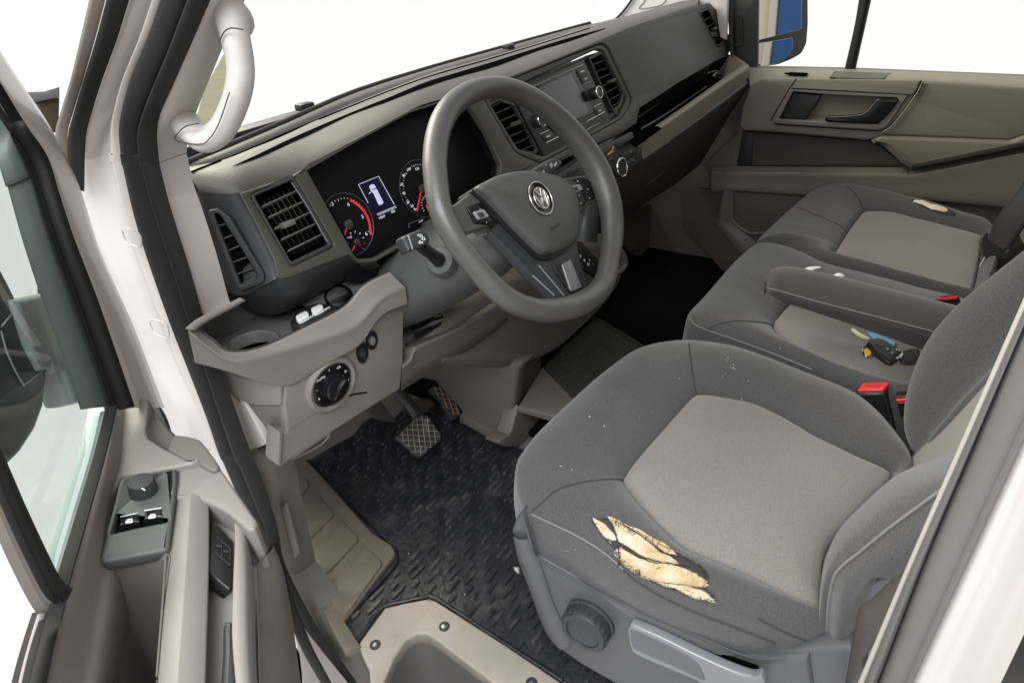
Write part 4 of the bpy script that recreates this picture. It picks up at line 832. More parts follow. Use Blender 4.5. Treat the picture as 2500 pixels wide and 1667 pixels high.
threads(ds, [[(985, 150), (1020, 210), (1040, 300), (1048, 380), (1050, 462)], [(940, 248), (1040, 283), (1150, 345), (1260, 402), (1450, 455), (1640, 482), (1740, 545)], [(1100, 152), (1240, 238), (1340, 318), (1400, 368), (1530, 400)]], ft, .0008, thr, 'torn_threads')
random.seed(5); fr = []
for i in range(150):                            # short frayed ends all round the rip
    k = random.randrange(len(tear)); (x0, y0), (x1, y1) = tear[k-1], tear[k]; t = random.random(); x, y = x0+(x1-x0)*t, y0+(y1-y0)*t
    l = random.uniform(8, 26); q = random.uniform(-.8, .8); dx, dy = (1380-x)*.0, 0
    cx, cy = 1545, 1370; dx, dy = cx-x, cy-y; dl = math.hypot(dx, dy); dx, dy = dx/dl, dy/dl; ex, ey = dx*math.cos(q)-dy*math.sin(q), dx*math.sin(q)+dy*math.cos(q)
    P = [hit(ft, x-ex*3, y-ey*3, .0008) or hit(tr, x-ex*3, y-ey*3, .0015), hit(ft, x+ex*l*.25, y+ey*l*.25, .0014), hit(ft, x+ex*l*.5, y+ey*l*.5, .0010)]
    if all(P): fr.append(tube('t', ds, P, .00035, thr, 4, False, 2))
if fr: join(fr, 'frayed_ends', 'stuff')
# plastic side skirt, knob, lever
SK_ = XP(.513)
skm = mat('skirt_grey', (.078, .079, .085), .45, grain=.4, gscale=500, var=.08)
sk_o = kE([(245, 28), (275, 110), (312, 250), (365, 400), (900, 695), (1500, 965), (1800, 1090), (2000, 1172), (2200, 1232), (2600, 1220), (2640, 1500), (2200, 1640), (1560, 1500), (1040, 1460), (740, 1290), (548, 1155), (450, 1050), (380, 900), (290, 650), (205, 430), (158, 200), (185, 110)])
plate('side_skirt', ds, sk_o, SK_, .03, skm, .007, res=4)
rimp = [(250, 40), (285, 150), (322, 270), (372, 395), (640, 545), (900, 690), (1200, 830), (1500, 960), (1800, 1085), (2000, 1170), (2200, 1225), (2400, 1215)]
strip('skirt_ledge', ds, kE([(x-10, y+22) for x, y in rimp]), kE([(x+6, y-10) for x, y in rimp]), XP(.499), XP(.532), [(0, -.004), (.12, .0), (.6, .001), (1, 0)], skm, 5)
strip('skirt_front', ds, kE([(160, 195), (205, 420), (290, 640), (370, 860), (450, 1040), (550, 1150)]), kE([(300, 260), (360, 420), (430, 620), (490, 800), (560, 960), (640, 1120)]), XP(.512), XP(.506), [(0, -.012), (.2, .004), (.6, .006), (.9, .001), (1, -.006)], skm, 5)
kc = XP(.485).at(*kE([(745, 1030)])[0]); kax = V((-1, -.02, .05)); kr = .0335
knob = lathe('recline_knob', ds, kc, kax, [(kr*1.08, -.028), (kr*1.08, -.022), (kr, -.02), (kr, -.004), (kr*.94, 0), (kr*.74, .0012), (kr*.72, -.0008), (kr*.68, 0), (kr*.4, .0012), (.001, .0015)], darkp, 48)
for i in range(22):
    q = 2*math.pi*i/22; u, v = _n(V((0, 1, 0))), _n(kax.cross(V((0, 1, 0)))); d = u*math.cos(q)+v*math.sin(q)
    box('grip_rib', knob, kc + d*(kr+.0003) - _n(kax)*.011, d, kax.cross(d), kax, .0022, .0052, .017, darkp, .0006, 1)
LV = XP(.488)
lev = plate('height_lever', ds, cr2(kE([(1115, 1010), (1128, 975), (1165, 970), (1400, 1070), (1640, 1190), (1900, 1310), (2120, 1390), (2210, 1380), (2230, 1500), (1950, 1560), (1730, 1440), (1400, 1300), (1180, 1200), (1135, 1130)]), 3), LV, .014, mat('lever_grey', (.19, .195, .215), .35, metal=.25, var=.04), .003)
plate('lever_pocket', lev, cr2(kE([(1140, 1030), (1160, 1000), (1380, 1090), (1580, 1190), (1700, 1290), (1740, 1380), (1730, 1410), (1500, 1300), (1200, 1170), (1150, 1110)]), 3), LV.off(.0008), .002, mat('silver_dark', (.10, .105, .118), .3, metal=.3), .0006)
plate('lever_slot', ds, rnd(kE([(1615, 1165), (1670, 1120), (1820, 1170), (2190, 1300), (2190, 1340), (2110, 1380), (1900, 1300)]), 6), SK_.off(.002), .006, void, .001)
box('seat_base', ds, (.80, .14, -.86), (1, 0, 0), (0, 1, 0), (0, 0, 1), .42, .36, .26, black, .01)
lathe('skirt_bolt', ds, XP(.50).at(*kE([(215, 500)])[0]), (-1, .3, 0), [(.006, 0), (.006, .003), (.003, .004)], chrome, 14)
# backrest: near bolster, far bolster, centre
na = kF([(1560, -60), (1320, 22), (1090, 105), (900, 192), (700, 370), (550, 530), (480, 680), (442, 850), (428, 1100), (432, 1318)])
nb = kF([(1460, 110), (1330, 200), (1200, 290), (1050, 400), (880, 525), (680, 690), (570, 775), (510, 860), (474, 1050), (462, 1318)])
nc = kF([(1500, 420), (1400, 520), (1250, 660), (1080, 790), (920, 862), (800, 850), (735, 920), (690, 1010), (660, 1160), (632, 1325)])
A_ = [XP(x).at(*p) for p, x in zip(na, (.63, .625, .62, .615, .607, .60, .59, .58, .565, .56))]
B_ = [XP(.545).at(*p) for p in nb]; C_2 = [XP(.545).at(*p) for p in nc]
AB = [a.lerp(b, .5) + V((-.012, .004, .008)) for a, b in zip(A_, B_)]; BC = [a.lerp(b, .5) + V((-.014, 0, .0)) for a, b in zip(B_, C_2)]
AA = [a + V((.03, -.02, -.004)) for a in A_]; A3 = [a + V((.06, -.06, -.01)) for a in A_]; CC_ = [c + V((.06, -.02, -.02)) for c in C_2]
grid('backrest_bolster', ds, [A3, AA, A_, AB, B_, BC, C_2, CC_], cloth, 5, 4)
tube('piping', ds, [p + V((-.001, 0, .001)) for p in cr(B_, 4)], .0016, pipe, 6, False, 1)
fa = kW([(2135, 1085), (2100, 1035), (2082, 975), (2080, 920), (2092, 870), (2115, 810), (2150, 755), (2205, 695), (2280, 632), (2352, 575), (2460, 490)])
fb = kW([(2165, 1095), (2132, 1062), (2116, 1035), (2132, 995), (2166, 955), (2198, 915), (2232, 880), (2296, 815), (2350, 758), (2430, 680), (2530, 590)])
fc = kW([(2185, 1105), (2150, 1074), (2134, 1045), (2148, 1003), (2180, 963), (2212, 924), (2246, 889), (2310, 824), (2364, 768), (2442, 690), (2542, 600)])
Fa = [XP(.945).at(*p) for p in fa]; Fb = [XP(.90).at(*p) for p in fb]; Fc = [XP(.885).at(*p) for p in fc]
grid('backrest_bolster', ds, [[p + V((.0, -.06, -.02)) for p in Fa], [p + V((.005, -.015, -.005)) for p in Fa], Fa, [a.lerp(b, .5) + V((0, .012, .006)) for a, b in zip(Fa, Fb)], Fb, Fc, [p + V((-.01, -.03, -.01)) for p in Fc]], cloth, 4, 4)
grid('backrest_insert', ds, [[V((x, y, z)) for x in (.60, .66, .74, .82, .90)] for y, z in ((-.075, -.70), (-.108, -.60), (-.138, -.50), (-.172, -.40), (-.218, -.25), (-.28, -.05))], insert, 4, 4, False, .02)
box('backrest_shell', ds, (.75, -.30, -.4), (1, 0, 0), (0, .3, 1), (0, -1, .3), .36, .7, .06, darkp, .03)
plate('hinge_cover', ds, cr2(kF([(600, 1330), (660, 1120), (690, 1020), (705, 950), (760, 890), (920, 855), (1020, 860), (950, 1000), (860, 1200), (760, 1400), (640, 1400)]), 2), XP(.565), .02, mat('blue_grey_plastic', (.13, .14, .15), .5, grain=.3, var=.06), .003)
plate('rear_cover', ds, kF([(-60, 1385), (100, 1360), (350, 1340), (625, 1328), (700, 1390), (740, 1600), (300, 1640), (-60, 1600)]), XP(.52), .03, skm, .005)
# driver's armrest, folded down between the seats
at_ = k6([(592, 668), (610, 620), (650, 584), (720, 568), (860, 586), (1100, 640), (1400, 712), (1870, 832), (2100, 890)])
ac = k6([(594, 704), (602, 714), (650, 724), (720, 742), (860, 782), (1100, 845), (1400, 922), (1700, 1000), (1950, 1065)])
ab_ = k6([(594, 706), (610, 730), (650, 768), (720, 806), (860, 850), (1080, 925), (1350, 1018), (1620, 1115), (1850, 1195)])
xt = [1.12, 1.135, 1.15, 1.16, 1.16, 1.16, 1.16, 1.16, 1.16]
T_ = [XP(x).at(*p) for p, x in zip(at_, xt)]; Cc = [XP(1.085 + (.03 if i < 1 else .012 if i < 2 else 0)).at(*p) for i, p in enumerate(ac)]; Bb = [XP(1.095).at(*p) for p in ab_]
Tm = [a.lerp(b, .45) + V((-.004, -.002, .010 if i > 1 else .002)) for i, (a, b) in enumerate(zip(T_, Cc))]
Bm_ = [a.lerp(b, .5) + V((-.006, 0, 0)) for a, b in zip(Cc, Bb)]
un = [b + V((.06, 0, -.004)) for b in Bb]; tu = [t + V((.008, 0, -.03)) for t in T_]
armm = mat('dark_cloth', (.055, .052, .048), .95, weave=(1500, (.035, .033, .031), .5, .8), var=.08, sheen=.2, spec=.15)
grid('armrest', ds, [un, Bb, Bm_, Cc, Tm, T_, tu, [b + V((.068, 0, -.01)) for b in Bb]], armm, 4, 4)
tube('piping', ds, [p + V((-.0008, 0, .0008)) for p in cr(Cc, 4)], .0011, pipe, 6, False, 1)
# ------------------------------------------------------------------ passenger bench
pb = root('passenger_bench', (1.6, .1, -1.0), 'double passenger bench in dark charcoal cloth with beige centres under the far door', 'seat')
BPL = PL((1.5, .1, -.665), (0, -.05, 1))
mo = k6([(78, 915), (92, 870), (200, 755), (350, 580), (440, 490), (530, 420), (610, 418), (700, 436), (830, 485), (960, 552), (1300, 640), (1650, 732), (1950, 812), (2020, 900), (1900, 1150), (1750, 1400), (1620, 1500), (1500, 1470), (1200, 1375), (900, 1255), (600, 1135), (400, 1060), (210, 992), (130, 960)])
mi_ = k6([(650, 962), (672, 905), (750, 818), (800, 808), (1000, 855), (1300, 930), (1700, 1030), (1780, 1080), (1720, 1250), (1600, 1345), (1480, 1330), (1200, 1282), (1050, 1235), (900, 1170), (750, 1070)])
oo = k6([(530, 416), (600, 335), (700, 240), (800, 150), (870, 92), (950, 52), (1080, 38), (1250, 60), (1600, 150), (1900, 250), (2060, 310), (2130, 480), (2080, 680), (1990, 805), (1850, 785), (1650, 728), (1300, 636), (960, 548), (830, 480), (700, 432), (610, 414)])
oi = k6([(1035, 505), (1060, 460), (1130, 350), (1215, 232), (1245, 212), (1300, 208), (1450, 222), (1750, 295), (2020, 368), (2022, 420), (2000, 560), (1965, 720), (1930, 765), (1860, 755), (1600, 680), (1300, 590), (1100, 530)])
a1, b1, *_r = cushion(pb, mo, mi_, BPL, H=.022, drop=.12)
a2, b2_, *_r = cushion(pb, oo, oi, BPL, H=.024, drop=.12)
tb_ = bvh([a1, b1, a2, b2_])
seam('piping', pb, k6([(90, 910), (130, 955), (210, 990), (400, 1055), (600, 1128), (900, 1248)]), tb_, .0015, pipe)
for s in ([(205, 985), (280, 950), (400, 930), (520, 935), (600, 945), (650, 962)], [(1245, 212), (1220, 150), (1180, 90), (1130, 45)], [(800, 180), (950, 240), (1080, 300), (1130, 350)]): seam('seam', pb, k6(s), tb_, .0013, sdark)
crumbs(pb, [(x, y, s) for (x, y), s in zip(k6([(690, 1110), (500, 620), (1180, 1400)]), [.0025, .0015, .002])], tb_)
patch('tear_edge', pb, k6([(1545, 130), (1620, 135), (1700, 165), (1810, 195), (1850, 240), (1760, 225), (1640, 185)]), tb_, .003, MT['frayed_cloth'], rag=.1, amp=.001)
patch('exposed_foam', pb, k6([(1560, 140), (1620, 143), (1700, 178), (1800, 200), (1775, 217), (1690, 198), (1620, 168)]), tb_, .007, mat('pale_foam', (.7, .62, .46), .95, grain=1, gscale=300, var=.2, vscale=60), rag=.2, amp=.004)
box('bench_base', pb, (1.62, .04, -.87), (1, 0, 0), (0, 1, 0), (0, 0, 1), .8, .3, .3, black, .01)
for x0, x1 in ((1.13, 1.56), (1.58, 2.0)):
    grid('backrest', pb, [[V((x0+(x1-x0)*t, y + dy, z)) for t, dy in ((0, -.05), (.06, .0), (.25, .012), (.5, .0), (.75, .012), (.94, .0), (1, -.05))] for y, z in ((-.25, -.68), (-.27, -.55), (-.30, -.40), (-.34, -.2), (-.37, .05))], cloth, 4, 4, False, .03)
# ------------------------------------------------------------------ driver's door, standing open on the left
DN = V((.8, -.6, 0)); DP0 = V((.222, .626, -.34)); DP = PL(DP0, DN)
dd = root('driver_door', (.33, .77, -.9), "driver's door standing open, white frame, taupe trim, mirror behind its window", 'van door')
fR = k1([(-150, 90), (0, 385), (200, 690), (420, 1030), (640, 1480)]) + kA([(650, 620), (840, 1040), (1000, 1450), (1060, 1610)])
fL = k1([(-150, 520), (0, 760), (160, 1010), (330, 1250), (432, 1568)]) + kA([(440, 540), (600, 950), (775, 1450), (830, 1610)])
fC = k1([(-150, 800), (0, 1100), (40, 1250), (110, 1480)]) + kA([(90, 160), (190, 520), (330, 950), (500, 1430), (560, 1610)])
strip('window_frame', dd, fR, fL, DP.off(.0), DP.off(.006), [(0, -.004), (.05, .0), (.3, .003), (.75, .002), (.95, .001), (1, -.004)], paint, 6)
fM = [(a[0]*.55+b[0]*.45, a[1]*.55+b[1]*.45) for a, b in zip(fL, fC)]
strip('glass_run', dd, fL, fM, DP.off(.006), DP.off(-.004), [(0, -.01), (.1, .006), (.25, .0), (.6, -.004), (.9, .002), (1, -.006)], rubber, 5)
strip('glass_run', dd, fM, fC, DP.off(-.004), DP.off(-.012), [(0, -.006), (.1, .002), (.5, .004), (.8, .0), (1, -.006)], mat('green_grey_rubber', (.055, .068, .064), .45, var=.08), 5)
beltL = k8([(500, 130), (460, 330), (370, 630), (300, 870), (285, 1000), (262, 1120)]); beltR = k8([(608, 70), (545, 330), (440, 690), (345, 1010), (320, 1110), (300, 1200)])
strip('belt_reflection', dd, beltL, beltR, DP.off(-.030), DP.off(-.004), [(0, -.006), (.12, .004), (.45, .003), (.5, -.002), (.9, 0), (1, -.004)], mat('teal_grey', (.16, .20, .195), .35, var=.06), 5)  # strip coloured as the belt seal's reflection in the window glass
beltE = [(x+7, y) for x, y in beltR]
strip('inner_belt', dd, [(x-5, y) for x, y in beltR] + k8([(240, 1400), (190, 1600)]), [(x+5, y) for x, y in beltR] + k8([(252, 1400), (202, 1600)]), DP.off(.002), DP.off(.004), [(0, -.004), (.3, .004), (.7, .004), (1, -.004)], rubber, 5)
psL = k8([(-60, 470), (0, 590), (100, 830), (200, 1040), (262, 1150), (312, 1195)]); psR = k8([(-60, 210), (0, 330), (100, 555), (215, 800), (300, 965), (372, 1030)])
psM = [(a[0]*.6+b[0]*.4, a[1]*.6+b[1]*.4) for a, b in zip(psL, psR)]
strip('window_post', dd, psL, psM, DP.off(-.006), DP.off(.006), [(0, -.008), (.12, .002), (.3, .004), (.45, -.004), (.6, .003), (1, .0)], brownr, 5)
strip('window_post', dd, psM, psR, DP.off(.006), DP.off(.0), [(0, -.004), (.1, .003), (.6, .004), (1, -.008)], rubber, 5)
odL = k8([(218, 1105), (180, 1230), (130, 1400), (85, 1568), (60, 1680)]); odR = k8([(306, 1200), (275, 1300), (245, 1420), (215, 1568), (195, 1680)])
odM = [(a[0]*.45+b[0]*.55, a[1]*.45+b[1]*.55) for a, b in zip(odL, odR)]
strip('door_edge', dd, odL, odM, DP.off(-.02), DP.off(-.008), [(0, -.01), (.2, .0), (.8, .002), (1, -.006)], mat('mauve_grey', (.28, .255, .265), .4, var=.04), 4)
strip('door_edge', dd, odM, odR, DP.off(-.010), DP.off(.0), [(0, -.01), (.1, .002), (.35, .004), (.5, -.004), (.65, .006), (.9, .004), (1, -.01)], rubber, 4)
gp_ = [DP.off(-.016).at(*p) for p in [(-120, 300)] + fC + beltL[1:] + k8([(262, 1150), (0, 560), (-60, 420)])]
link('window_glass', mesh(gp_, [tuple(range(len(gp_)))]), gl_green, dd, False)
# mirror seen through the glass
MP = DP.off(-.20)
mh = kA([(-160, 520), (-40, 610), (10, 705), (60, 800), (112, 905), (122, 965), (150, 1040), (215, 1230), (270, 1365), (300, 1480), (305, 1568)]) + k8([(256, 20), (250, 80), (205, 205), (135, 315), (50, 402), (0, 360), (-100, 380)])
plate('mirror_housing', dd, mh, MP, .09, mat('mirror_black', (.022, .028, .028), .4, var=.1), .014, res=4)
plate('mirror_arm', dd, kA([(108, 915), (150, 900), (285, 872), (330, 1000), (400, 1150), (470, 1340), (545, 1568), (500, 1568), (450, 1440), (430, 1372), (390, 1345), (285, 1362), (200, 1200)]), MP.off(.012), .05, mat('arm_grey', (.20, .235, .235), .4, var=.08), .01, res=3)
line('housing_joint', dd, kA([(10, 1090), (60, 1030), (122, 968)]), MP.off(.0005), .003, MT['arm_grey'], 0); line('housing_joint', dd, kA([(5, 1120), (40, 1250), (100, 1380), (150, 1465), (200, 1430), (280, 1362)]), MP.off(.0005), .003, MT['arm_grey'], 0)
# inner trim
e0 = k8([(608, 85), (555, 320), (470, 600), (362, 1000), (302, 1215), (215, 1568), (185, 1690)])
e1 = k8([(640, 75), (610, 330), (545, 600), (450, 990), (395, 1215), (320, 1568), (290, 1690)])
e2 = k8([(690, 60), (680, 330), (610, 620), (560, 930), (505, 1220), (445, 1545), (425, 1690)])
zA, zB = ZP(-.368), ZP(-.392)
P0 = [zA.at(*p) for p in e0]; P2 = [zB.at(*p) for p in e2]; P1 = [ZP(-.374).at(*p) + V((0, 0, .005)) for p in e1]
grid('door_bolster', dd, [[p - V((0, 0, .02)) for p in P0], P0, P1, P2, [p + V((.004, -.003, -.02)) for p in P2], [p + V((-.005, .004, -.10)) for p in P2]], beige, 5, 5)
ttop = k8([(600, 95), (640, 60), (700, 14), (765, 18), (803, 44), (786, 200), (800, 240), (880, 290), (1000, 350), (1080, 366), (950, 397), (652, 446), (560, 640), (520, 745), (478, 620), (556, 330)])
plate('trim_top', dd, rnd(ttop, 5), ZP(-.3855), .03, beige, .003, res=3)
sc0 = [ZP(-.3845).at(*p) for p in k8([(798, 38), (790, 120), (786, 205), (815, 255), (880, 292), (1000, 352)])]; sc1 = [ZP(-.408).at(*p) for p in k8([(812, 45), (850, 110), (905, 180), (945, 222), (985, 270), (1020, 345)])]
grid('trim_scoop', dd, [[p - V((0, 0, .004)) for p in sc0], [a.lerp(b, .5) - V((0, 0, .008)) for a, b in zip(sc0, sc1)], sc1, [p - V((0, 0, .1)) for p in sc1]], beige_d, 2, 4)
plate('trim_hump', dd, rnd(k8([(940, 220), (1010, 226), (1078, 244), (1125, 300), (1192, 395), (1150, 420), (1066, 372), (1000, 356), (900, 300)]), 8), ZP(-.3875), .10, beige_d, .003, res=3)
swp = rnd(k8([(655, 455), (952, 402), (955, 470), (915, 832), (892, 848), (560, 912), (535, 898), (600, 660)]), 4)
SWP = PL(ZP(-.386).at(*k8([(750, 660)])[0]), (.05, -.12, 1))
swm = mat('switch_grey', (.07, .074, .071), .5, grain=.3, gscale=700, var=.04)
pn = plate('switch_panel', dd, swp, SWP, .012, swm, .003, holes=[rnd(k8([(672, 472), (885, 438), (905, 690), (740, 722), (600, 755), (640, 610)]), 4)])
plate('panel_well', pn, k8([(660, 460), (900, 430), (915, 700), (740, 735), (590, 765)]), SWP.off(-.012), .004, black, .0006)
plate('knob_base', pn, rnd(k8([(706, 512), (745, 492), (862, 474), (882, 488), (878, 625), (790, 640), (698, 648)]), 6), SWP.off(-.008), .006, darkp, .001)
kc = SWP.off(-.008).at(*k8([(790, 565)])[0]); kr = .0125
mk = lathe('mirror_knob', pn, kc, SWP.n, [(kr, 0), (kr, .006), (kr*.92, .007), (kr*.86, .018), (kr*.78, .0205), (kr*.2, .0212)], darkp, 32)
text('knob_print', mk, 'I', SWP.off(.0140), k8([(778, 522)])[0], .007, white); text('knob_print', pn, 'R', SWP.off(-.0078), k8([(858, 498)])[0], .007, white)
plate('knob_print', pn, rnd(k8([(778, 606), (805, 602), (806, 616), (780, 620)]), 2), SWP.off(-.0074), .001, white, .0002)
for q, p in (([(652, 668), (745, 648), (757, 692), (643, 712)], (698, 688)), ([(782, 634), (874, 620), (882, 662), (776, 682)], (822, 662))):
    b = plate('window_switch', pn, rnd(k8(q), 3), SWP.off(.001), .014, gloss, .002)
    x, y = p
    plate('switch_print', b, k8([(x-20, y+6), (x-8, y-8), (x+18, y-12), (x+20, y+6), (x+12, y+10), (x-18, y+13)]), SWP.off(.0016), .0008, white, .0001, holes=[k8([(x-2, y+2), (x-1, y-5), (x+12, y-7), (x+12, y)])])
    line('switch_edge', b, k8([q[0], q[1]]), SWP.off(.0014), .0012, silver, 0)
# pocket, pull bar, recess with lock buttons and lever, map pocket
ring_ = k8([(562, 930), (890, 862), (912, 950), (885, 1150), (850, 1540), (838, 1690), (420, 1690), (445, 1545), (505, 1220)])
tz = ZP(-.395); R0 = [tz.at(*p) for p in ring_]; cg = sum(R0, V())/len(R0)
grid('door_pocket', dd, [R0, [p.lerp(cg, .05) - V((0, 0, .012)) for p in R0], [p.lerp(cg, .22) - V((0, 0, .10)) for p in R0], [p.lerp(cg, .4) - V((0, 0, .15)) for p in R0], [cg - V((0, 0, .155)) for p in R0]], beige_d, 3, 4, True)  # same beige as the trim; the pocket's shade is put into darker taupe
e3 = k8([(952, 540), (920, 850), (885, 1150), (850, 1545), (838, 1690)]); e4 = k8([(1035, 545), (1015, 850), (990, 1200), (962, 1568), (952, 1690)]); e5 = k8([(1132, 570), (1134, 850), (1126, 1200), (1115, 1568), (1108, 1690)])
E3 = [ZP(-.400).at(*p) for p in e3]; E4 = [ZP(-.388).at(*p) for p in e4]; E5 = [ZP(-.398).at(*p) for p in e5]
grid('pull_bar', dd, [[p + V((.0, 0, -.05)) for p in E3], E3, [a.lerp(b, .06) + V((0, 0, .0025)) for a, b in zip(E3, E4)], [a.lerp(b, .97) + V((0, 0, .0005)) for a, b in zip(E3, E4)], E4, [a.lerp(b, .94) + V((0, 0, .0012)) for a, b in zip(E4, E5)], E5, [p + V((-.03, .022, -.02)) for p in E5]], beige, 1, 4)
line('bar_joint', dd, k8([(905, 850), (885, 1150), (855, 1540)]), ZP(-.398), .0016, beige_d, .002)
plate('trim_corner', dd, rnd(k8([(950, 402), (1062, 364), (1190, 398), (1325, 592), (1392, 690), (1380, 730), (1340, 740), (1298, 700), (1232, 645), (1140, 592), (1040, 558), (946, 568)]), [3, 6, 8, 10, 6, 5, 5, 8, 8, 5, 3, 3]), ZP(-.392), .05, beige, .0035, res=3)
rL = k8([(1150, 600), (1235, 650), (1270, 740), (1262, 1000), (1255, 1300), (1275, 1568), (1280, 1690)]); rR = k8([(1250, 560), (1325, 650), (1332, 800), (1340, 1000), (1345, 1300), (1360, 1568), (1366, 1690)])
Q1 = [ZP(-.402).at(*p) for p in rL]; Q2 = [ZP(-.406).at(*p) for p in rR]
grid('recess_rim', dd, [[p + V((.008, -.006, -.03)) for p in Q1], Q1, [a.lerp(b, .12) + V((0, 0, .002)) for a, b in zip(Q1, Q2)], [a.lerp(b, .8) + V((0, 0, .002)) for a, b in zip(Q1, Q2)], Q2, [p + V((.000, -.000, -.02)) for p in Q2], [p + V((-.02, .016, -.12)) for p in Q2]], beige, 1, 4)
RC = ZP(-.418)
plate('recess_floor', dd, k8([(1120, 600), (1280, 680), (1300, 1568), (1310, 1700), (1090, 1700), (1110, 1300)]), RC, .01, well_m, .001)
LB = PL(ZP(-.408).at(*k8([(1200, 860)])[0]), (.55, -.35, .75))
lk = plate('lock_panel', dd, k8([(1146, 690), (1195, 722), (1266, 800), (1266, 1045), (1243, 1056), (1130, 962)]), LB, .012, black, .002)
line('lock_frame', lk, k8([(1160, 770), (1245, 840), (1243, 932), (1150, 850)]), LB, .0008, darkp, .0004, True); line('lock_frame', lk, k8([(1200, 805), (1198, 890)]), LB, .0008, darkp, .0004)
for p in ((1183, 828), (1222, 858)): text('lock_print', lk, '8', LB, k8([p])[0], .006, MT['switch_grey'], .0008)
plate('door_lever', dd, cr2(k8([(1200, 1245), (1225, 1218), (1255, 1225), (1268, 1260), (1280, 1568), (1285, 1700), (1185, 1700), (1195, 1400)]), 3), RC.off(.012), .012, darkp, .006, res=3)
mL = k8([(1385, 925), (1407, 970), (1420, 1250), (1432, 1568), (1440, 1690)]); mR = k8([(1462, 820), (1522, 965), (1575, 1200), (1625, 1568), (1650, 1690)]); mT = k8([(1342, 900), (1348, 985), (1350, 1250), (1362, 1568), (1366, 1690)])
M1 = [DP.off(.105).at(*p) for p in mL]; M2 = [DP.off(.115).at(*p) for p in mR]; M3 = [DP.off(.082).at(*p) for p in mT]
grid('map_pocket', dd, [[p + V((-.01, .008, -.1)) for p in M1], [p + V((-.003, .002, -.003)) for p in M1], M1, [a.lerp(b, .5) + V((.006, -.006, .004)) for a, b in zip(M1, M2)], M2, [p + V((-.01, .02, -.05)) for p in M2]], beige_d, 4, 4)
grid('pocket_back', dd, [[p + V((0, 0, .02)) for p in M3], [p + V((0.01, -.008, -.16)) for p in M3]], void, 1, 4)
plate('trim_end', dd, rnd(k8([(1322, 630), (1395, 680), (1465, 800), (1500, 930), (1470, 960), (1405, 952), (1345, 860)]), 6), DP.off(.098), .008, beige_d, .001)
tube('rear_seal', dd, [DP.off(.10).at(*p) for p in kC([(40, 200), (110, 480), (165, 640), (190, 700), (300, 960), (440, 1210)])], .006, rubber, 8, False, 3)
cow = root('cowl', YP(1.3).at(105, 260), 'grey and brown strip outside between the door frame and pillar', 'body panel')
plate('cowl_top', cow, k1([(190, 735), (360, 728), (480, 690), (480, 780), (300, 815), (230, 790)]), YP(1.3), .02, mat('cowl_grey', (.13, .125, .13), .5), .003)
plate('cowl_base', cow, k1([(280, 800), (480, 780), (470, 1060), (380, 1060)]), YP(1.31), .02, mat('cowl_brown', (.045, .03, .015), .6, var=.3, vscale=12), .003)
# ------------------------------------------------------------------ passenger door
pdm = mat('door_taupe', (.17, .155, .127), .55, grain=.25, gscale=600, var=.05)
pd = root('passenger_door', (2.06, .3, -.8), 'closed passenger door in taupe plastic with black inner handle and wide window', 'van door')
PX = XP(2.06)
plate('door_panel', pd, k5([(200, 505), (960, 520), (2306, 575), (2500, 585), (2500, 1760), (-60, 1760), (-60, 1200), (150, 1000)]), XP(2.085), .03, pdm, .002)
# window sill
s0 = k5([(205, 508), (490, 514), (960, 521), (1600, 546), (2306, 576), (2500, 585)]); s1 = k5([(250, 640), (440, 592), (960, 588), (1530, 602), (2306, 658), (2500, 675)])
S0 = [XP(2.085).at(*p) for p in s0]; S1_ = [XP(2.035).at(*p) for p in s1]
grid('window_sill', pd, [[p + V((.004, 0, -.02)) for p in S0], S0, [a.lerp(b, .5) + V((0, 0, .004)) for a, b in zip(S0, S1_)], S1_, [p + V((.0, 0, -.02)) for p in S1_]], mat('pale_taupe', (.27, .25, .195), .55, grain=.25, gscale=600, var=.04), 4, 4)  # paler than the door panel: the lit top is put into the colour
plate('sill_tray', pd, rnd(k5([(848, 582), (895, 535), (1310, 548), (1250, 592)]), 3), PL(XP(2.05).at(*k5([(1070, 565)])[0]) + V((0, 0, .004)), (-.35, 0, 1)), .003, beige_d, .0008)
plate('sill_tray_end', pd, k5([(845, 584), (890, 536), (900, 570), (885, 588)]), PL(XP(2.05).at(*k5([(870, 565)])[0]) + V((0, 0, .006)), (-.35, 0, 1)), .002, void, .0005)
plate('speaker_slot', pd, rnd(k5([(500, 548), (560, 542), (690, 548), (670, 566), (560, 562)]), 4), PL(XP(2.05).at(*k5([(600, 555)])[0]) + V((0, 0, .006)), (-.35, 0, 1)), .003, void, .0006)
# upper trim with handle recess
up_o = k5([(255, 640), (330, 600), (440, 596), (1000, 594), (1530, 606), (2306, 660), (2520, 675), (2520, 1060), (2306, 1020), (2200, 1058), (1260, 1020), (1130, 1058), (800, 1030), (480, 1000), (200, 985), (165, 955), (190, 800)])
hol = rnd(k5([(570, 690), (820, 712), (1360, 738), (1330, 800), (1205, 935), (820, 916), (465, 896)]), [4, 2, 4, 6, 10, 2, 4])
plate('upper_trim', pd, rnd(up_o, 5), XP(2.03), .03, pdm, .008, holes=[hol], res=3)
fr_o = rnd(k5([(548, 668), (1440, 715), (1400, 770), (1300, 925), (1255, 965), (1190, 978), (440, 930), (405, 905)]), 5)
plate('handle_frame', pd, fr_o, XP(2.025), .012, mat('frame_taupe', (.20, .185, .158), .5, grain=.2, var=.03), .003, holes=[hol])
plate('handle_cap', pd, rnd(k5([(600, 592), (1530, 606), (1500, 680), (1470, 715), (1400, 712), (548, 668)]), 3), XP(2.022), .014, MT['frame_taupe'], .003)
for q in ([(598, 592), (545, 668), (405, 905)], [(1538, 612), (1500, 690), (1400, 830), (1300, 950), (1240, 985), (1190, 985), (430, 935)]): line('trim_joint', pd, k5(q), XP(2.0225), .0025, void, 0)
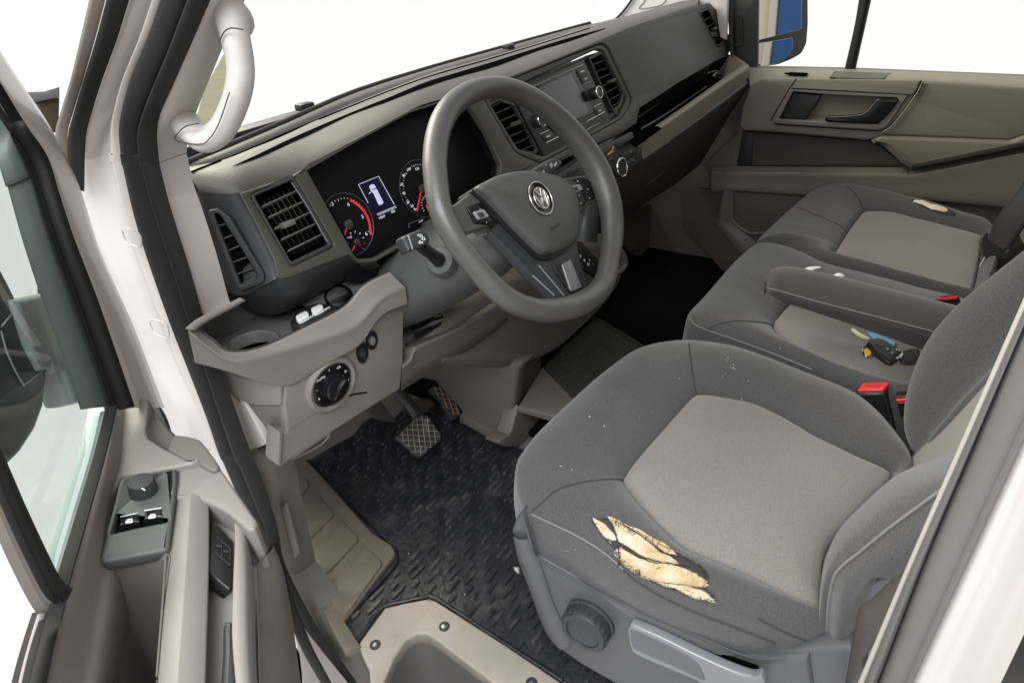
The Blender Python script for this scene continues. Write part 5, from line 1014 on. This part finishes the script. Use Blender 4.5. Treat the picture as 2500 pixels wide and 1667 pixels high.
line('trim_highlight', pd, k5([(1546, 612), (1508, 692), (1408, 832), (1308, 955), (1246, 992)]), XP(2.022), .003, MT['pale_taupe'], 0)
hw_ = [XP(2.03).at(*p) for p in hol]; cg = sum(hw_, V())/len(hw_)
grid('handle_recess', pd, [hw_, [p.lerp(cg, .06) + V((.03, 0, 0)) for p in hw_], [p.lerp(cg, .3) + V((.045, 0, .0)) for p in hw_], [cg + V((.046, 0, 0)) for p in hw_]], MT['pale_taupe'], 2, 1, True)
plate('handle_block', pd, rnd(k5([(572, 700), (785, 715), (740, 800), (665, 902), (470, 890)]), 2), XP(2.036), .03, black, .003)
plate('door_handle', pd, cr2(k5([(820, 892), (840, 876), (1000, 868), (1105, 850), (1160, 800), (1205, 745), (1240, 738), (1360, 745), (1350, 780), (1290, 860), (1215, 925), (1180, 932), (1000, 925), (818, 914)]), 2), XP(2.018), .016, gloss, .005, res=3)
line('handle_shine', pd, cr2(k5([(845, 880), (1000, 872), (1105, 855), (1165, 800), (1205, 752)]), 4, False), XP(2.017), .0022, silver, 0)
# armrest overhang, pockets and ledge
plate('armrest', pd, rnd(k5([(1230, 1025), (2200, 1062), (2306, 1022), (2520, 1060), (2520, 1010), (2306, 1105), (1480, 1266), (1430, 1255), (1370, 1215), (1250, 1105), (1150, 1062)]), 5), XP(2.02), .05, pdm, .010, res=4)
strip('armrest_edge', pd, k5([(1150, 1065), (1260, 1110), (1370, 1225), (1440, 1265), (1510, 1265), (2306, 1112), (2520, 1070)]), k5([(1200, 1060), (1310, 1085), (1420, 1190), (1480, 1220), (1530, 1216), (2306, 1060), (2520, 1020)]), XP(2.03), XP(2.0095), [(0, -.012), (.25, -.003), (.9, .001), (1, -.002)], pdm, 4)
plate('door_pocket', pd, rnd(k5([(192, 990), (500, 1010), (1130, 1060), (1230, 1100), (1380, 1222), (1345, 1250), (150, 1246)]), 4), XP(2.066), .006, mat('pocket_brown', (.05, .042, .034), .6, var=.08), .001)
plate('pocket_end', pd, k5([(192, 990), (275, 1000), (262, 1246), (150, 1246)]), XP(2.062), .004, black, .001)
l0 = k5([(-40, 1245), (150, 1248), (800, 1254), (1380, 1258), (1500, 1272), (2306, 1112), (2520, 1075)]); l1 = k5([(-40, 1300), (150, 1302), (800, 1310), (1380, 1318), (1510, 1318), (2306, 1165), (2520, 1130)]); l2 = k5([(-40, 1435), (150, 1430), (650, 1462), (1380, 1500), (1600, 1500), (2306, 1560), (2520, 1600)])
A0 = [XP(2.062).at(*p) for p in l0]; A1 = [XP(2.03).at(*p) for p in l1]; A2_ = [XP(2.035).at(*p) for p in l2]
grid('lower_ledge', pd, [A0, [a.lerp(b, .8) + V((0, 0, .003)) for a, b in zip(A0, A1)], A1, [a.lerp(b, .4) for a, b in zip(A1, A2_)], A2_, [p + V((.02, 0, -.01)) for p in A2_]], pdm, 4, 4)
plate('lower_panel', pd, k5([(-250, 1400), (120, 1440), (650, 1470), (2306, 1560), (2306, 2100), (100, 2100), (-250, 1700)]), XP(2.055), .01, mat('dark_taupe', (.075, .063, .052), .6, var=.06), .002)
strip('front_post', pd, k6([(300, 55), (255, 250), (270, 330), (500, 620)]), k6([(375, 65), (365, 250), (400, 310), (600, 470)]), XP(2.03), XP(2.045), [(0, -.02), (.2, .0), (.6, .006), (1, -.004)], beige_d, 4)
tube('pocket_lip', pd, [XP(2.05).at(*p) for p in k6([(375, 70), (368, 240), (420, 310), (500, 350), (600, 345)])], .006, beige_d, 8, False, 3)
# window divider, glass
strip('window_divider', pd, k5([(1070, -60), (1028, 200), (955, 518)]), k5([(1170, -60), (1112, 200), (1040, 520)]), XP(2.085), XP(2.085), [(0, -.012), (.12, .003), (.5, .005), (.88, .003), (1, -.012)], black, 5)
wq = [XP(2.095).at(*p) for p in k5([(180, 515), (960, 524), (2306, 580), (2600, 590), (2600, -400), (180, -400)])]
link('window_glass', mesh(wq, [tuple(range(6))]), gl_clear, pd, False)
strip('window_frame', pd, k5([(50, -60), (75, 100), (90, 300), (115, 420)]), k5([(130, -60), (125, 100), (120, 300), (130, 440)]), XP(2.05), XP(2.06), [(0, -.01), (.2, .003), (.7, .003), (1, -.01)], black, 4)
plate('mirror_triangle', pd, rnd(k5([(95, -60), (310, -60), (305, 510), (180, 500), (100, 420), (85, 330)]), 3), XP(2.09), .02, mat('charcoal_trim', (.018, .02, .016), .5, grain=.2, var=.08), .003)
line('triangle_joint', pd, cr2(k5([(115, 120), (160, 115), (185, 140), (188, 320), (160, 342), (110, 340)]), 3, False), XP(2.079), .003, darkp, 0)
mc_ = XP(2.36).at(*k5([(480, 240)])[0])
MR = PL(mc_, (-.80, -1.15, .06))
mho = rnd(k5([(280, -80), (690, -80), (692, 180), (680, 330), (640, 408), (560, 452), (460, 490), (300, 506), (285, 300)]), 8)
plate('mirror_housing', pd, mho, MR, .09, MT['charcoal_trim'], .008, res=3)
mirm = bpy.data.materials.new('mirror_silver'); mirm.use_nodes = True; _b = mirm.node_tree.nodes['Principled BSDF']; _b.inputs['Metallic'].default_value = 1; _b.inputs['Roughness'].default_value = .02; _b.inputs['Base Color'].default_value = (.88, .88, .86, 1)
plate('mirror_glass', pd, rnd(k5([(300, -60), (640, -60), (636, 222), (304, 306)]), 4), MR.off(.002), .004, mirm, .0006)
plate('mirror_glass', pd, rnd(k5([(305, 330), (570, 285), (566, 375), (530, 430), (440, 478), (345, 500), (306, 470)]), 4), PL(MR.off(.005).at(*k5([(430, 390)])[0]), (-.80, -1.15, -.0)), .004, mirm, .0006)
for o in pd.children:
    if o.name.startswith('mirror_glass'): o.data.polygons.foreach_set('use_smooth', [False]*len(o.data.polygons))
# the workshop wall behind the van, met only in the mirror
def mirrored(px, pl):
    r = ray(*px).normalized(); return pl.at(*px), r - pl.n*2*r.dot(pl.n)
p_, r_o = mirrored(k5([(470, 120)])[0], MR); wy = -4.0; t_ = (wy-p_.y)/r_o.y; wc = p_ + r_o*t_
pL, rL_ = mirrored(k5([(458, 120)])[0], MR); tl = (wy-pL.y)/rL_.y; xb = (pL + rL_*tl).x
pL2, rL2 = mirrored(k5([(640, 120)])[0], MR); tl = (wy-pL2.y)/rL2.y; xb2 = (pL2 + rL2*tl).x
pL3, rL3 = mirrored(k5([(330, 120)])[0], MR); tl = (wy-pL3.y)/rL3.y; xb3 = (pL3 + rL3*tl).x
ww = root('workshop_wall', (wc.x, wy, -1.75), 'cream wall with a blue panel reflected in the passenger mirror', 'wall')
sgn = 1 if xb2 > xb else -1; wd = abs(xb2-xb)*1.6
box('wall_face', ww, (xb - sgn*.1, wy-.06, .2), (1, 0, 0), (0, 0, 1), (0, -1, 0), 4.5*abs(xb2-xb), 4.2, .06, mat('cream_wall', (.62, .55, .42), .8, var=.06), .01)
box('blue_panel', ww, (xb + sgn*wd/2, wy, .2), (1, 0, 0), (0, 0, 1), (0, -1, 0), wd, 4.0, .05, mat('blue_sheet', (.012, .07, .24), .5, var=.1), .01)
box('pale_post', ww, (xb - sgn*abs(xb3-xb)*.35, wy+.02, .2), (1, 0, 0), (0, 0, 1), (0, -1, 0), abs(xb3-xb)*.45, 4.0, .06, paint, .01)
# ------------------------------------------------------------------ mats
mz = ZP(FLOOR)
mat_o = kB([(330, 735), (480, 640), (700, 520), (760, 430), (830, 385), (1000, 420), (1100, 300), (1300, 200), (1560, 420), (1900, 605), (2060, 640)]) + [(1500, 1100), (1700, 1500), (1500, 1760)] + kC([(2130, 1190), (1700, 918), (1222, 604), (1150, 592), (1000, 618), (850, 655), (790, 720), (660, 915), (545, 760), (905, 375), (938, 300), (905, 215)])
dm = root('driver_mat', (.8, .65, FLOOR), 'black moulded rubber mat, dusty, under the pedals', 'floor mat')
dmat = plate('mat_base', dm, mat_o, mz, .012, matr, .003, auto=30)
tube('mat_rim', dm, [mz.at(*p) + V((0, 0, .002)) for p in kB([(330, 740), (560, 985), (840, 1305), (960, 1400), (1012, 1440)]) + kC([(915, 225), (938, 300), (905, 380), (720, 580), (560, 765)])], .0045, matr, 8, False, 2)
tube('mat_rim', dm, [mz.at(*p) + V((0, 0, .002)) for p in kC([(660, 905), (790, 715), (850, 650), (1000, 612), (1150, 584), (1225, 596), (1700, 908), (2130, 1185)])], .0045, matr, 8, False, 2)
# moulded bars: staggered rows running across the mat
random.seed(11)
bm = bmesh.new()
def pbar(c, d, l, w_, h):
    n_ = V((-d.y, d.x, 0)); pts = []
    for sx, sy in ((-1, -.45), (-.86, -1), (.86, -1), (1, -.45), (1, .45), (.86, 1), (-.86, 1), (-1, .45)): pts.append((sx, sy))
    lo = [bm.verts.new(c + d*(l/2*a) + n_*(w_/2*b)) for a, b in pts]; hi = [bm.verts.new(c + d*(l/2*a*.9) + n_*(w_/2*b*.66) + V((0, 0, h))) for a, b in pts]
    for i in range(8): bm.faces.new((lo[i], lo[(i+1) % 8], hi[(i+1) % 8], hi[i]))
    bm.faces.new(hi)
def inside(p, poly):
    c = False; n_ = len(poly)
    for i in range(n_):
        (x0, y0), (x1, y1) = poly[i-1], poly[i]
        if (y0 > p[1]) != (y1 > p[1]) and p[0] < (x1-x0)*(p[1]-y0)/(y1-y0)+x0: c = not c
    return c
mp_ = [mz.at(*p) for p in mat_o]; mpoly = [(p.x, p.y) for p in mp_]
def bars(poly, z, d, l, gx, gy, w_, h, seed=3):
    d = _n(V(d)); n_ = V((-d.y, d.x, 0)); cx = sum(p[0] for p in poly)/len(poly); cy = sum(p[1] for p in poly)/len(poly)
    for j in range(-40, 41):
        for i in range(-30, 31):
            ll = l*(.55 if (i*7+j*3) % 5 < 2 else 1.0)
            c = V((cx, cy, 0)) + d*(i*gx + (j % 3)*gx/3 + ((j*5) % 4)*.004) + n_*(j*gy)
            if all(inside((q.x, q.y), poly) for q in (c+d*ll*.62, c-d*ll*.62, c+n_*.008, c-n_*.008)): pbar(V((c.x, c.y, z)), d, ll, w_, h)
da = mz.at(*kB([(1390, 745)])[0]) - mz.at(*kB([(1290, 835)])[0])
bars(mpoly, FLOOR-.0005, da, .036, .052, .0155, .0088, .0046)
me = bpy.data.meshes.new('tread'); bm.to_mesh(me); bm.free()
tr_ = link('tread_bars', me, matb, dm, True, 30); tr_['kind'] = 'stuff'
# dust film and grit on the mat
dt_ = bvh([dmat])
ms = []
for i in range(40):
    x, y = random.uniform(900, 1330), random.uniform(1040, 1600)
    p = mz.at(x, y)
    if inside((p.x, p.y), mpoly): s = random.uniform(.0006, .0016); ms.append(box('g', dm, p + V((0, 0, .003)), (1, random.random(), 0), (-random.random(), 1, 0), (0, 0, 1), s*1.5, s, s*.7, crumb, 0))
join(ms, 'grit', 'stuff')
cmz = ZP(-.888)
cmo = rnd(kH([(100, 1310), (330, 1080), (590, 850), (760, 945), (1020, 1105), (1100, 1160), (560, 1640), (420, 1640), (230, 1450)]), 4)
cm = root('centre_mat', cmz.at(*kH([(560, 1200)])[0]), 'dark olive rubber mat with short bars between the seats', 'floor mat')
olive = mat('olive_rubber', (.026, .026, .022), .6, grain=.3, gscale=200, var=.12)
plate('mat_base', cm, cmo, cmz, .02, olive, .004)
tube('mat_rim', cm, [cmz.at(*p) + V((0, 0, .002)) for p in kH([(590, 850), (760, 945), (1020, 1105), (1080, 1150)])], .004, olive, 8, False, 1)
bm = bmesh.new(); cpl = [cmz.at(*p) for p in cmo]
d2 = cmz.at(*kH([(570, 1180)])[0]) - cmz.at(*kH([(490, 1245)])[0])
bars([(p.x, p.y) for p in cpl], -.8885, d2, .034, .062, .014, .008, .003)
me = bpy.data.meshes.new('tread'); bm.to_mesh(me); bm.free(); o = link('tread_bars', me, olive, cm, True, 30); o['kind'] = 'stuff'
fm = root('footwell_carpet', (1.6, .7, FLOOR), 'near-black carpet of the passenger footwell', 'carpet')
blk = mat('black_carpet', (.003, .003, .0032), .95, spec=.1, grain=.6, gscale=500, var=.3, vscale=40)
box('carpet', fm, (1.58, .52, FLOOR+.0), (1, 0, 0), (0, 1, 0), (0, 0, 1), 1.14, 1.1, .016, blk, .004)
wl_ = mat('footwell_brown', (.085, .07, .055), .7, var=.1)
plate('footwell_wall', van, kH([(860, -220), (1500, -260), (1960, 0), (1960, 400), (1740, 520), (1600, 478), (1480, 445), (1340, 450), (1240, 420), (1120, 340), (960, 220), (870, 100)]), YP(.80), .03, wl_, .012, res=3)
# ------------------------------------------------------------------ buckles, belts
def buckle(label, top, front, side, x, body=True):
    r = root('belt_buckle', XP(x).at(*top[0]), label, 'seat belt buckle', 'seat belt buckles with red release buttons')
    return r
bk1 = buckle('large red-topped black buckle standing beside the driver seat', kG([(900, 1165)]), None, None, 1.03)
X1, X2 = 1.02, 1.045
cs = [XP(1.02).at(*p) for p in kG([(890, 1190), (1150, 1195), (1240, 1560), (1000, 1560)])]
cs2 = [XP(1.045).at(*p) for p in kG([(955, 1100), (1195, 1100), (1310, 1500), (1100, 1500)])]
me = mesh(cs+cs2, [(0, 1, 2, 3), (7, 6, 5, 4), (0, 4, 5, 1), (1, 5, 6, 2), (2, 6, 7, 3), (3, 7, 4, 0)])
b_ = bmesh.new(); b_.from_mesh(me); bmesh.ops.recalc_face_normals(b_, faces=b_.faces); bmesh.ops.bevel(b_, geom=b_.edges[:], offset=.0035, segments=3, affect='EDGES'); b_.to_mesh(me); b_.free()
link('buckle_body', me, black, bk1, True, 40)
tc = (cs[0]+cs[1]+cs2[0]+cs2[1])/4; TN = _n((cs[1]-cs[0]).cross(cs2[0]-cs[0])); TN = TN if TN.z > 0 else -TN
TP = PL(tc + TN*.002, TN)
plate('release_button', bk1, rnd(kG([(905, 1163), (960, 1098), (1172, 1090), (1195, 1098), (1140, 1163)]), 3), TP.off(.002), .008, red, .002)
plate('button_dish', bk1, rnd(kG([(960, 1148), (985, 1118), (1130, 1112), (1110, 1150)]), 3), TP.off(.0026), .002, mat('red_dark', (.45, .03, .035), .3), .0006)
line('body_joint', bk1, kG([(890, 1212), (1148, 1205)]), XP(1.0192), .0012, darkp, 0)
bk2 = buckle('small red buckle half hidden behind the driver backrest', kG([(1260, 1260)]), None, None, 1.07)
plate('buckle_body', bk2, kG([(1255, 1228), (1420, 1220), (1440, 1420), (1300, 1420)]), XP(1.022), .02, black, .003)
plate('release_button', bk2, kG([(1262, 1255), (1420, 1245), (1420, 1290), (1275, 1296)]), XP(1.018), .01, red, .002)
bk3 = buckle('red buckle tip showing above the rear of the armrest', kG([(1640, 325)]), None, None, 1.5)
b3 = PL(BPL.off(.045).at(*kG([(1740, 315)])[0]), (-.5, -.3, .8))
plate('buckle_body', bk3, rnd(kG([(1640, 322), (1700, 300), (1825, 290), (1835, 300), (1880, 420), (1700, 420)]), 3), b3.off(-.003), .02, black, .003)
plate('release_button', bk3, rnd(kG([(1640, 328), (1720, 318), (1835, 300), (1820, 330), (1740, 342), (1650, 340)]), 2), b3.off(.0025), .008, red, .001)
sb = root('seat_belt', XP(1.75).at(*k6([(2100, 460)])[0]), 'dark seat belt with steel tongue hanging over the outer bench seat', 'seat belt')
web = mat('belt_web', (.022, .022, .021), .7, weave=(900, (.012, .012, .012), .5, .3), var=.08)
strip('belt_web', sb, k6([(2340, -60), (2265, 60), (2165, 180), (2095, 290), (2055, 400)]), k6([(2560, -20), (2440, 130), (2330, 270), (2260, 370), (2180, 480)]), XP(1.74), XP(1.70), [(0, 0), (.2, .004), (.5, .006), (.8, .004), (1, 0)], web, 5, .0015)
strip('belt_web', sb, k6([(2030, 500), (2010, 600), (1995, 720)]), k6([(2160, 520), (2100, 640), (2060, 720)]), XP(1.71), XP(1.69), [(0, 0), (.5, .003), (1, 0)], web, 4, .0015)
TGP = PL(XP(1.68).at(*k6([(2110, 450)])[0]), (-.8, -.5, .3))
plate('belt_tongue', sb, rnd(k6([(2010, 420), (2025, 365), (2050, 345), (2070, 350), (2060, 395), (2090, 420), (2150, 460), (2180, 475), (2200, 455), (2222, 462), (2218, 490), (2180, 530), (2120, 520), (2085, 530), (2050, 605), (1998, 580), (2025, 500)]), 3), TGP, .006, mat('tongue_black', (.05, .05, .05), .4), .002)
plate('tongue_plate', sb, rnd(k6([(2040, 505), (2085, 525), (2045, 605), (2000, 575)]), 2), TGP.off(.001), .003, metal, .0006, holes=[k6([(2042, 525), (2070, 538), (2050, 575), (2022, 562)])])
sb2 = root('seat_belt', XP(.50).at(*kF([(800, 1000)])[0]), "brown driver's belt webbing passing down beside the seat's rear corner", 'seat belt')
strip('belt_web', sb2, kF([(1040, 770), (900, 870), (760, 1000), (685, 1060), (640, 1280), (585, 1600)]), kF([(1060, 1000), (1000, 1070), (900, 1180), (800, 1290), (720, 1390), (610, 1600)]), XP(.515), XP(.49), [(0, 0), (.2, .004), (.5, .006), (.8, .003), (1, 0)], mat('brown_web', (.07, .06, .052), .7, weave=(900, (.04, .035, .03), .4, .3), var=.08), 5, .0015)
# ------------------------------------------------------------------ key, papers
mid = bvh([a1, b1])
def on(x, y, l=0): return hit(mid, x, y, l) or BPL.at(x, y)
kp = on(*kG([(1150, 780)])[0]); KN = PL(kp + V((0, 0, .012)), (-.1, -.25, 1))
ky = root('car_key', kp, 'black folding car key with its blade out on the middle seat', 'car key')
plate('key_body', ky, rnd(kG([(1005, 722), (1030, 700), (1100, 682), (1150, 700), (1300, 790), (1322, 830), (1290, 880), (1225, 925), (1180, 900), (1060, 790)]), 5), KN, .014, black, .003)
for q in ([(1070, 740), (1105, 720), (1160, 745), (1125, 780)], [(1128, 784), (1165, 750), (1225, 785), (1185, 825)], [(1190, 830), (1230, 790), (1275, 815), (1240, 860)]): plate('key_button', ky, rnd(kG(q), 3), KN.off(.0012), .003, darkp, .0008)
for p, s in (((1130, 755), '-'), ((1178, 790), 'o'), ((1225, 825), '=')): text('key_print', ky, s, KN.off(.0014), kG([p])[0], .008, white)
plate('key_blade', ky, kG([(848, 612), (870, 598), (930, 640), (1030, 690), (1010, 712), (905, 665), (862, 632)]), KN.off(-.001), .003, mat('key_brass', (.66, .64, .42), .3, metal=.8), .0008)
line('key_edge', ky, kG([(1005, 728), (1060, 795), (1180, 905)]), KN.off(-.004), .002, silver, 0)
tube('key_ring', ky, [KN.off(.0).at(*p) for p in cr2(kG([(1265, 790), (1290, 800), (1320, 830), (1300, 870), (1262, 882), (1300, 850), (1310, 830), (1270, 810)]), 3)], .0011, chrome, 6, True, 1)
plate('key_fob', ky, cr2(kG([(1330, 800), (1440, 780), (1480, 800), (1470, 900), (1420, 930), (1330, 925), (1300, 880)]), 2), KN.off(-.002), .01, mat('leather_black', (.02, .02, .02), .6, grain=.4, gscale=300), .003)
ty_ = root('key_tag', on(*kG([(1000, 820)])[0]), 'yellow round key tag with a steel rim under the key', 'key tag')
TGN = PL(on(*kG([(1005, 825)])[0]) + V((0, 0, .004)), (-.2, -.3, 1))
plate('tag_disc', ty_, cr2(kG([(968, 810), (985, 780), (1010, 790), (1035, 815), (1030, 840), (1000, 850), (975, 838)]), 3), TGN.off(.001), .003, mat('yellow_enamel', (.80, .50, .03), .35), .0008)
tube('tag_rim', ty_, [TGN.at(*p) for p in cr2(kG([(960, 800), (985, 772), (1015, 785), (1050, 820), (1052, 845), (1020, 868), (985, 862), (965, 838)]), 3)], .0018, chrome, 6, True, 1)
plate('tag_strap', ty_, kG([(1035, 840), (1060, 835), (1200, 905), (1180, 925)]), TGN.off(-.001), .003, black, .0008)
bp = on(*kG([(1180, 740)])[0]); BN = PL(bp + V((0, 0, .004)), (-.05, -.1, 1))
pap = plate('blue_slip', None, kG([(1000, 636), (1040, 640), (1255, 722), (1240, 785), (1215, 760), (1120, 740), (1045, 690)]), BN, .0015, mat('blue_paper', (.16, .42, .72), .7, var=.04), .0003)
tag(pap, 'light blue paper slip under the key beside the armrest', 'paper')
for (pts, lab) in (([(430, 66), (470, 42), (560, 40), (605, 55), (622, 100), (560, 110)], 'larger crumpled white tissue behind the armrest'), ([(698, 118), (738, 98), (800, 135), (760, 150)], 'small white paper corner behind the armrest')):
    p = BPL.off(.02).at(*kG(pts)[2]); q = PL(p, (-.3, -.5, .8))
    o = patch_ = dome('white_paper', None, kG(pts + [(pts[-1][0]-60, pts[-1][1]+60), (pts[0][0], pts[0][1]+60)]), q, [(1, -.01), (1, 0), (.8, .005), (.4, .007), (.05, .006)], white, 2)
    tag(o, lab, 'tissue' if len(pts) > 4 else 'paper')
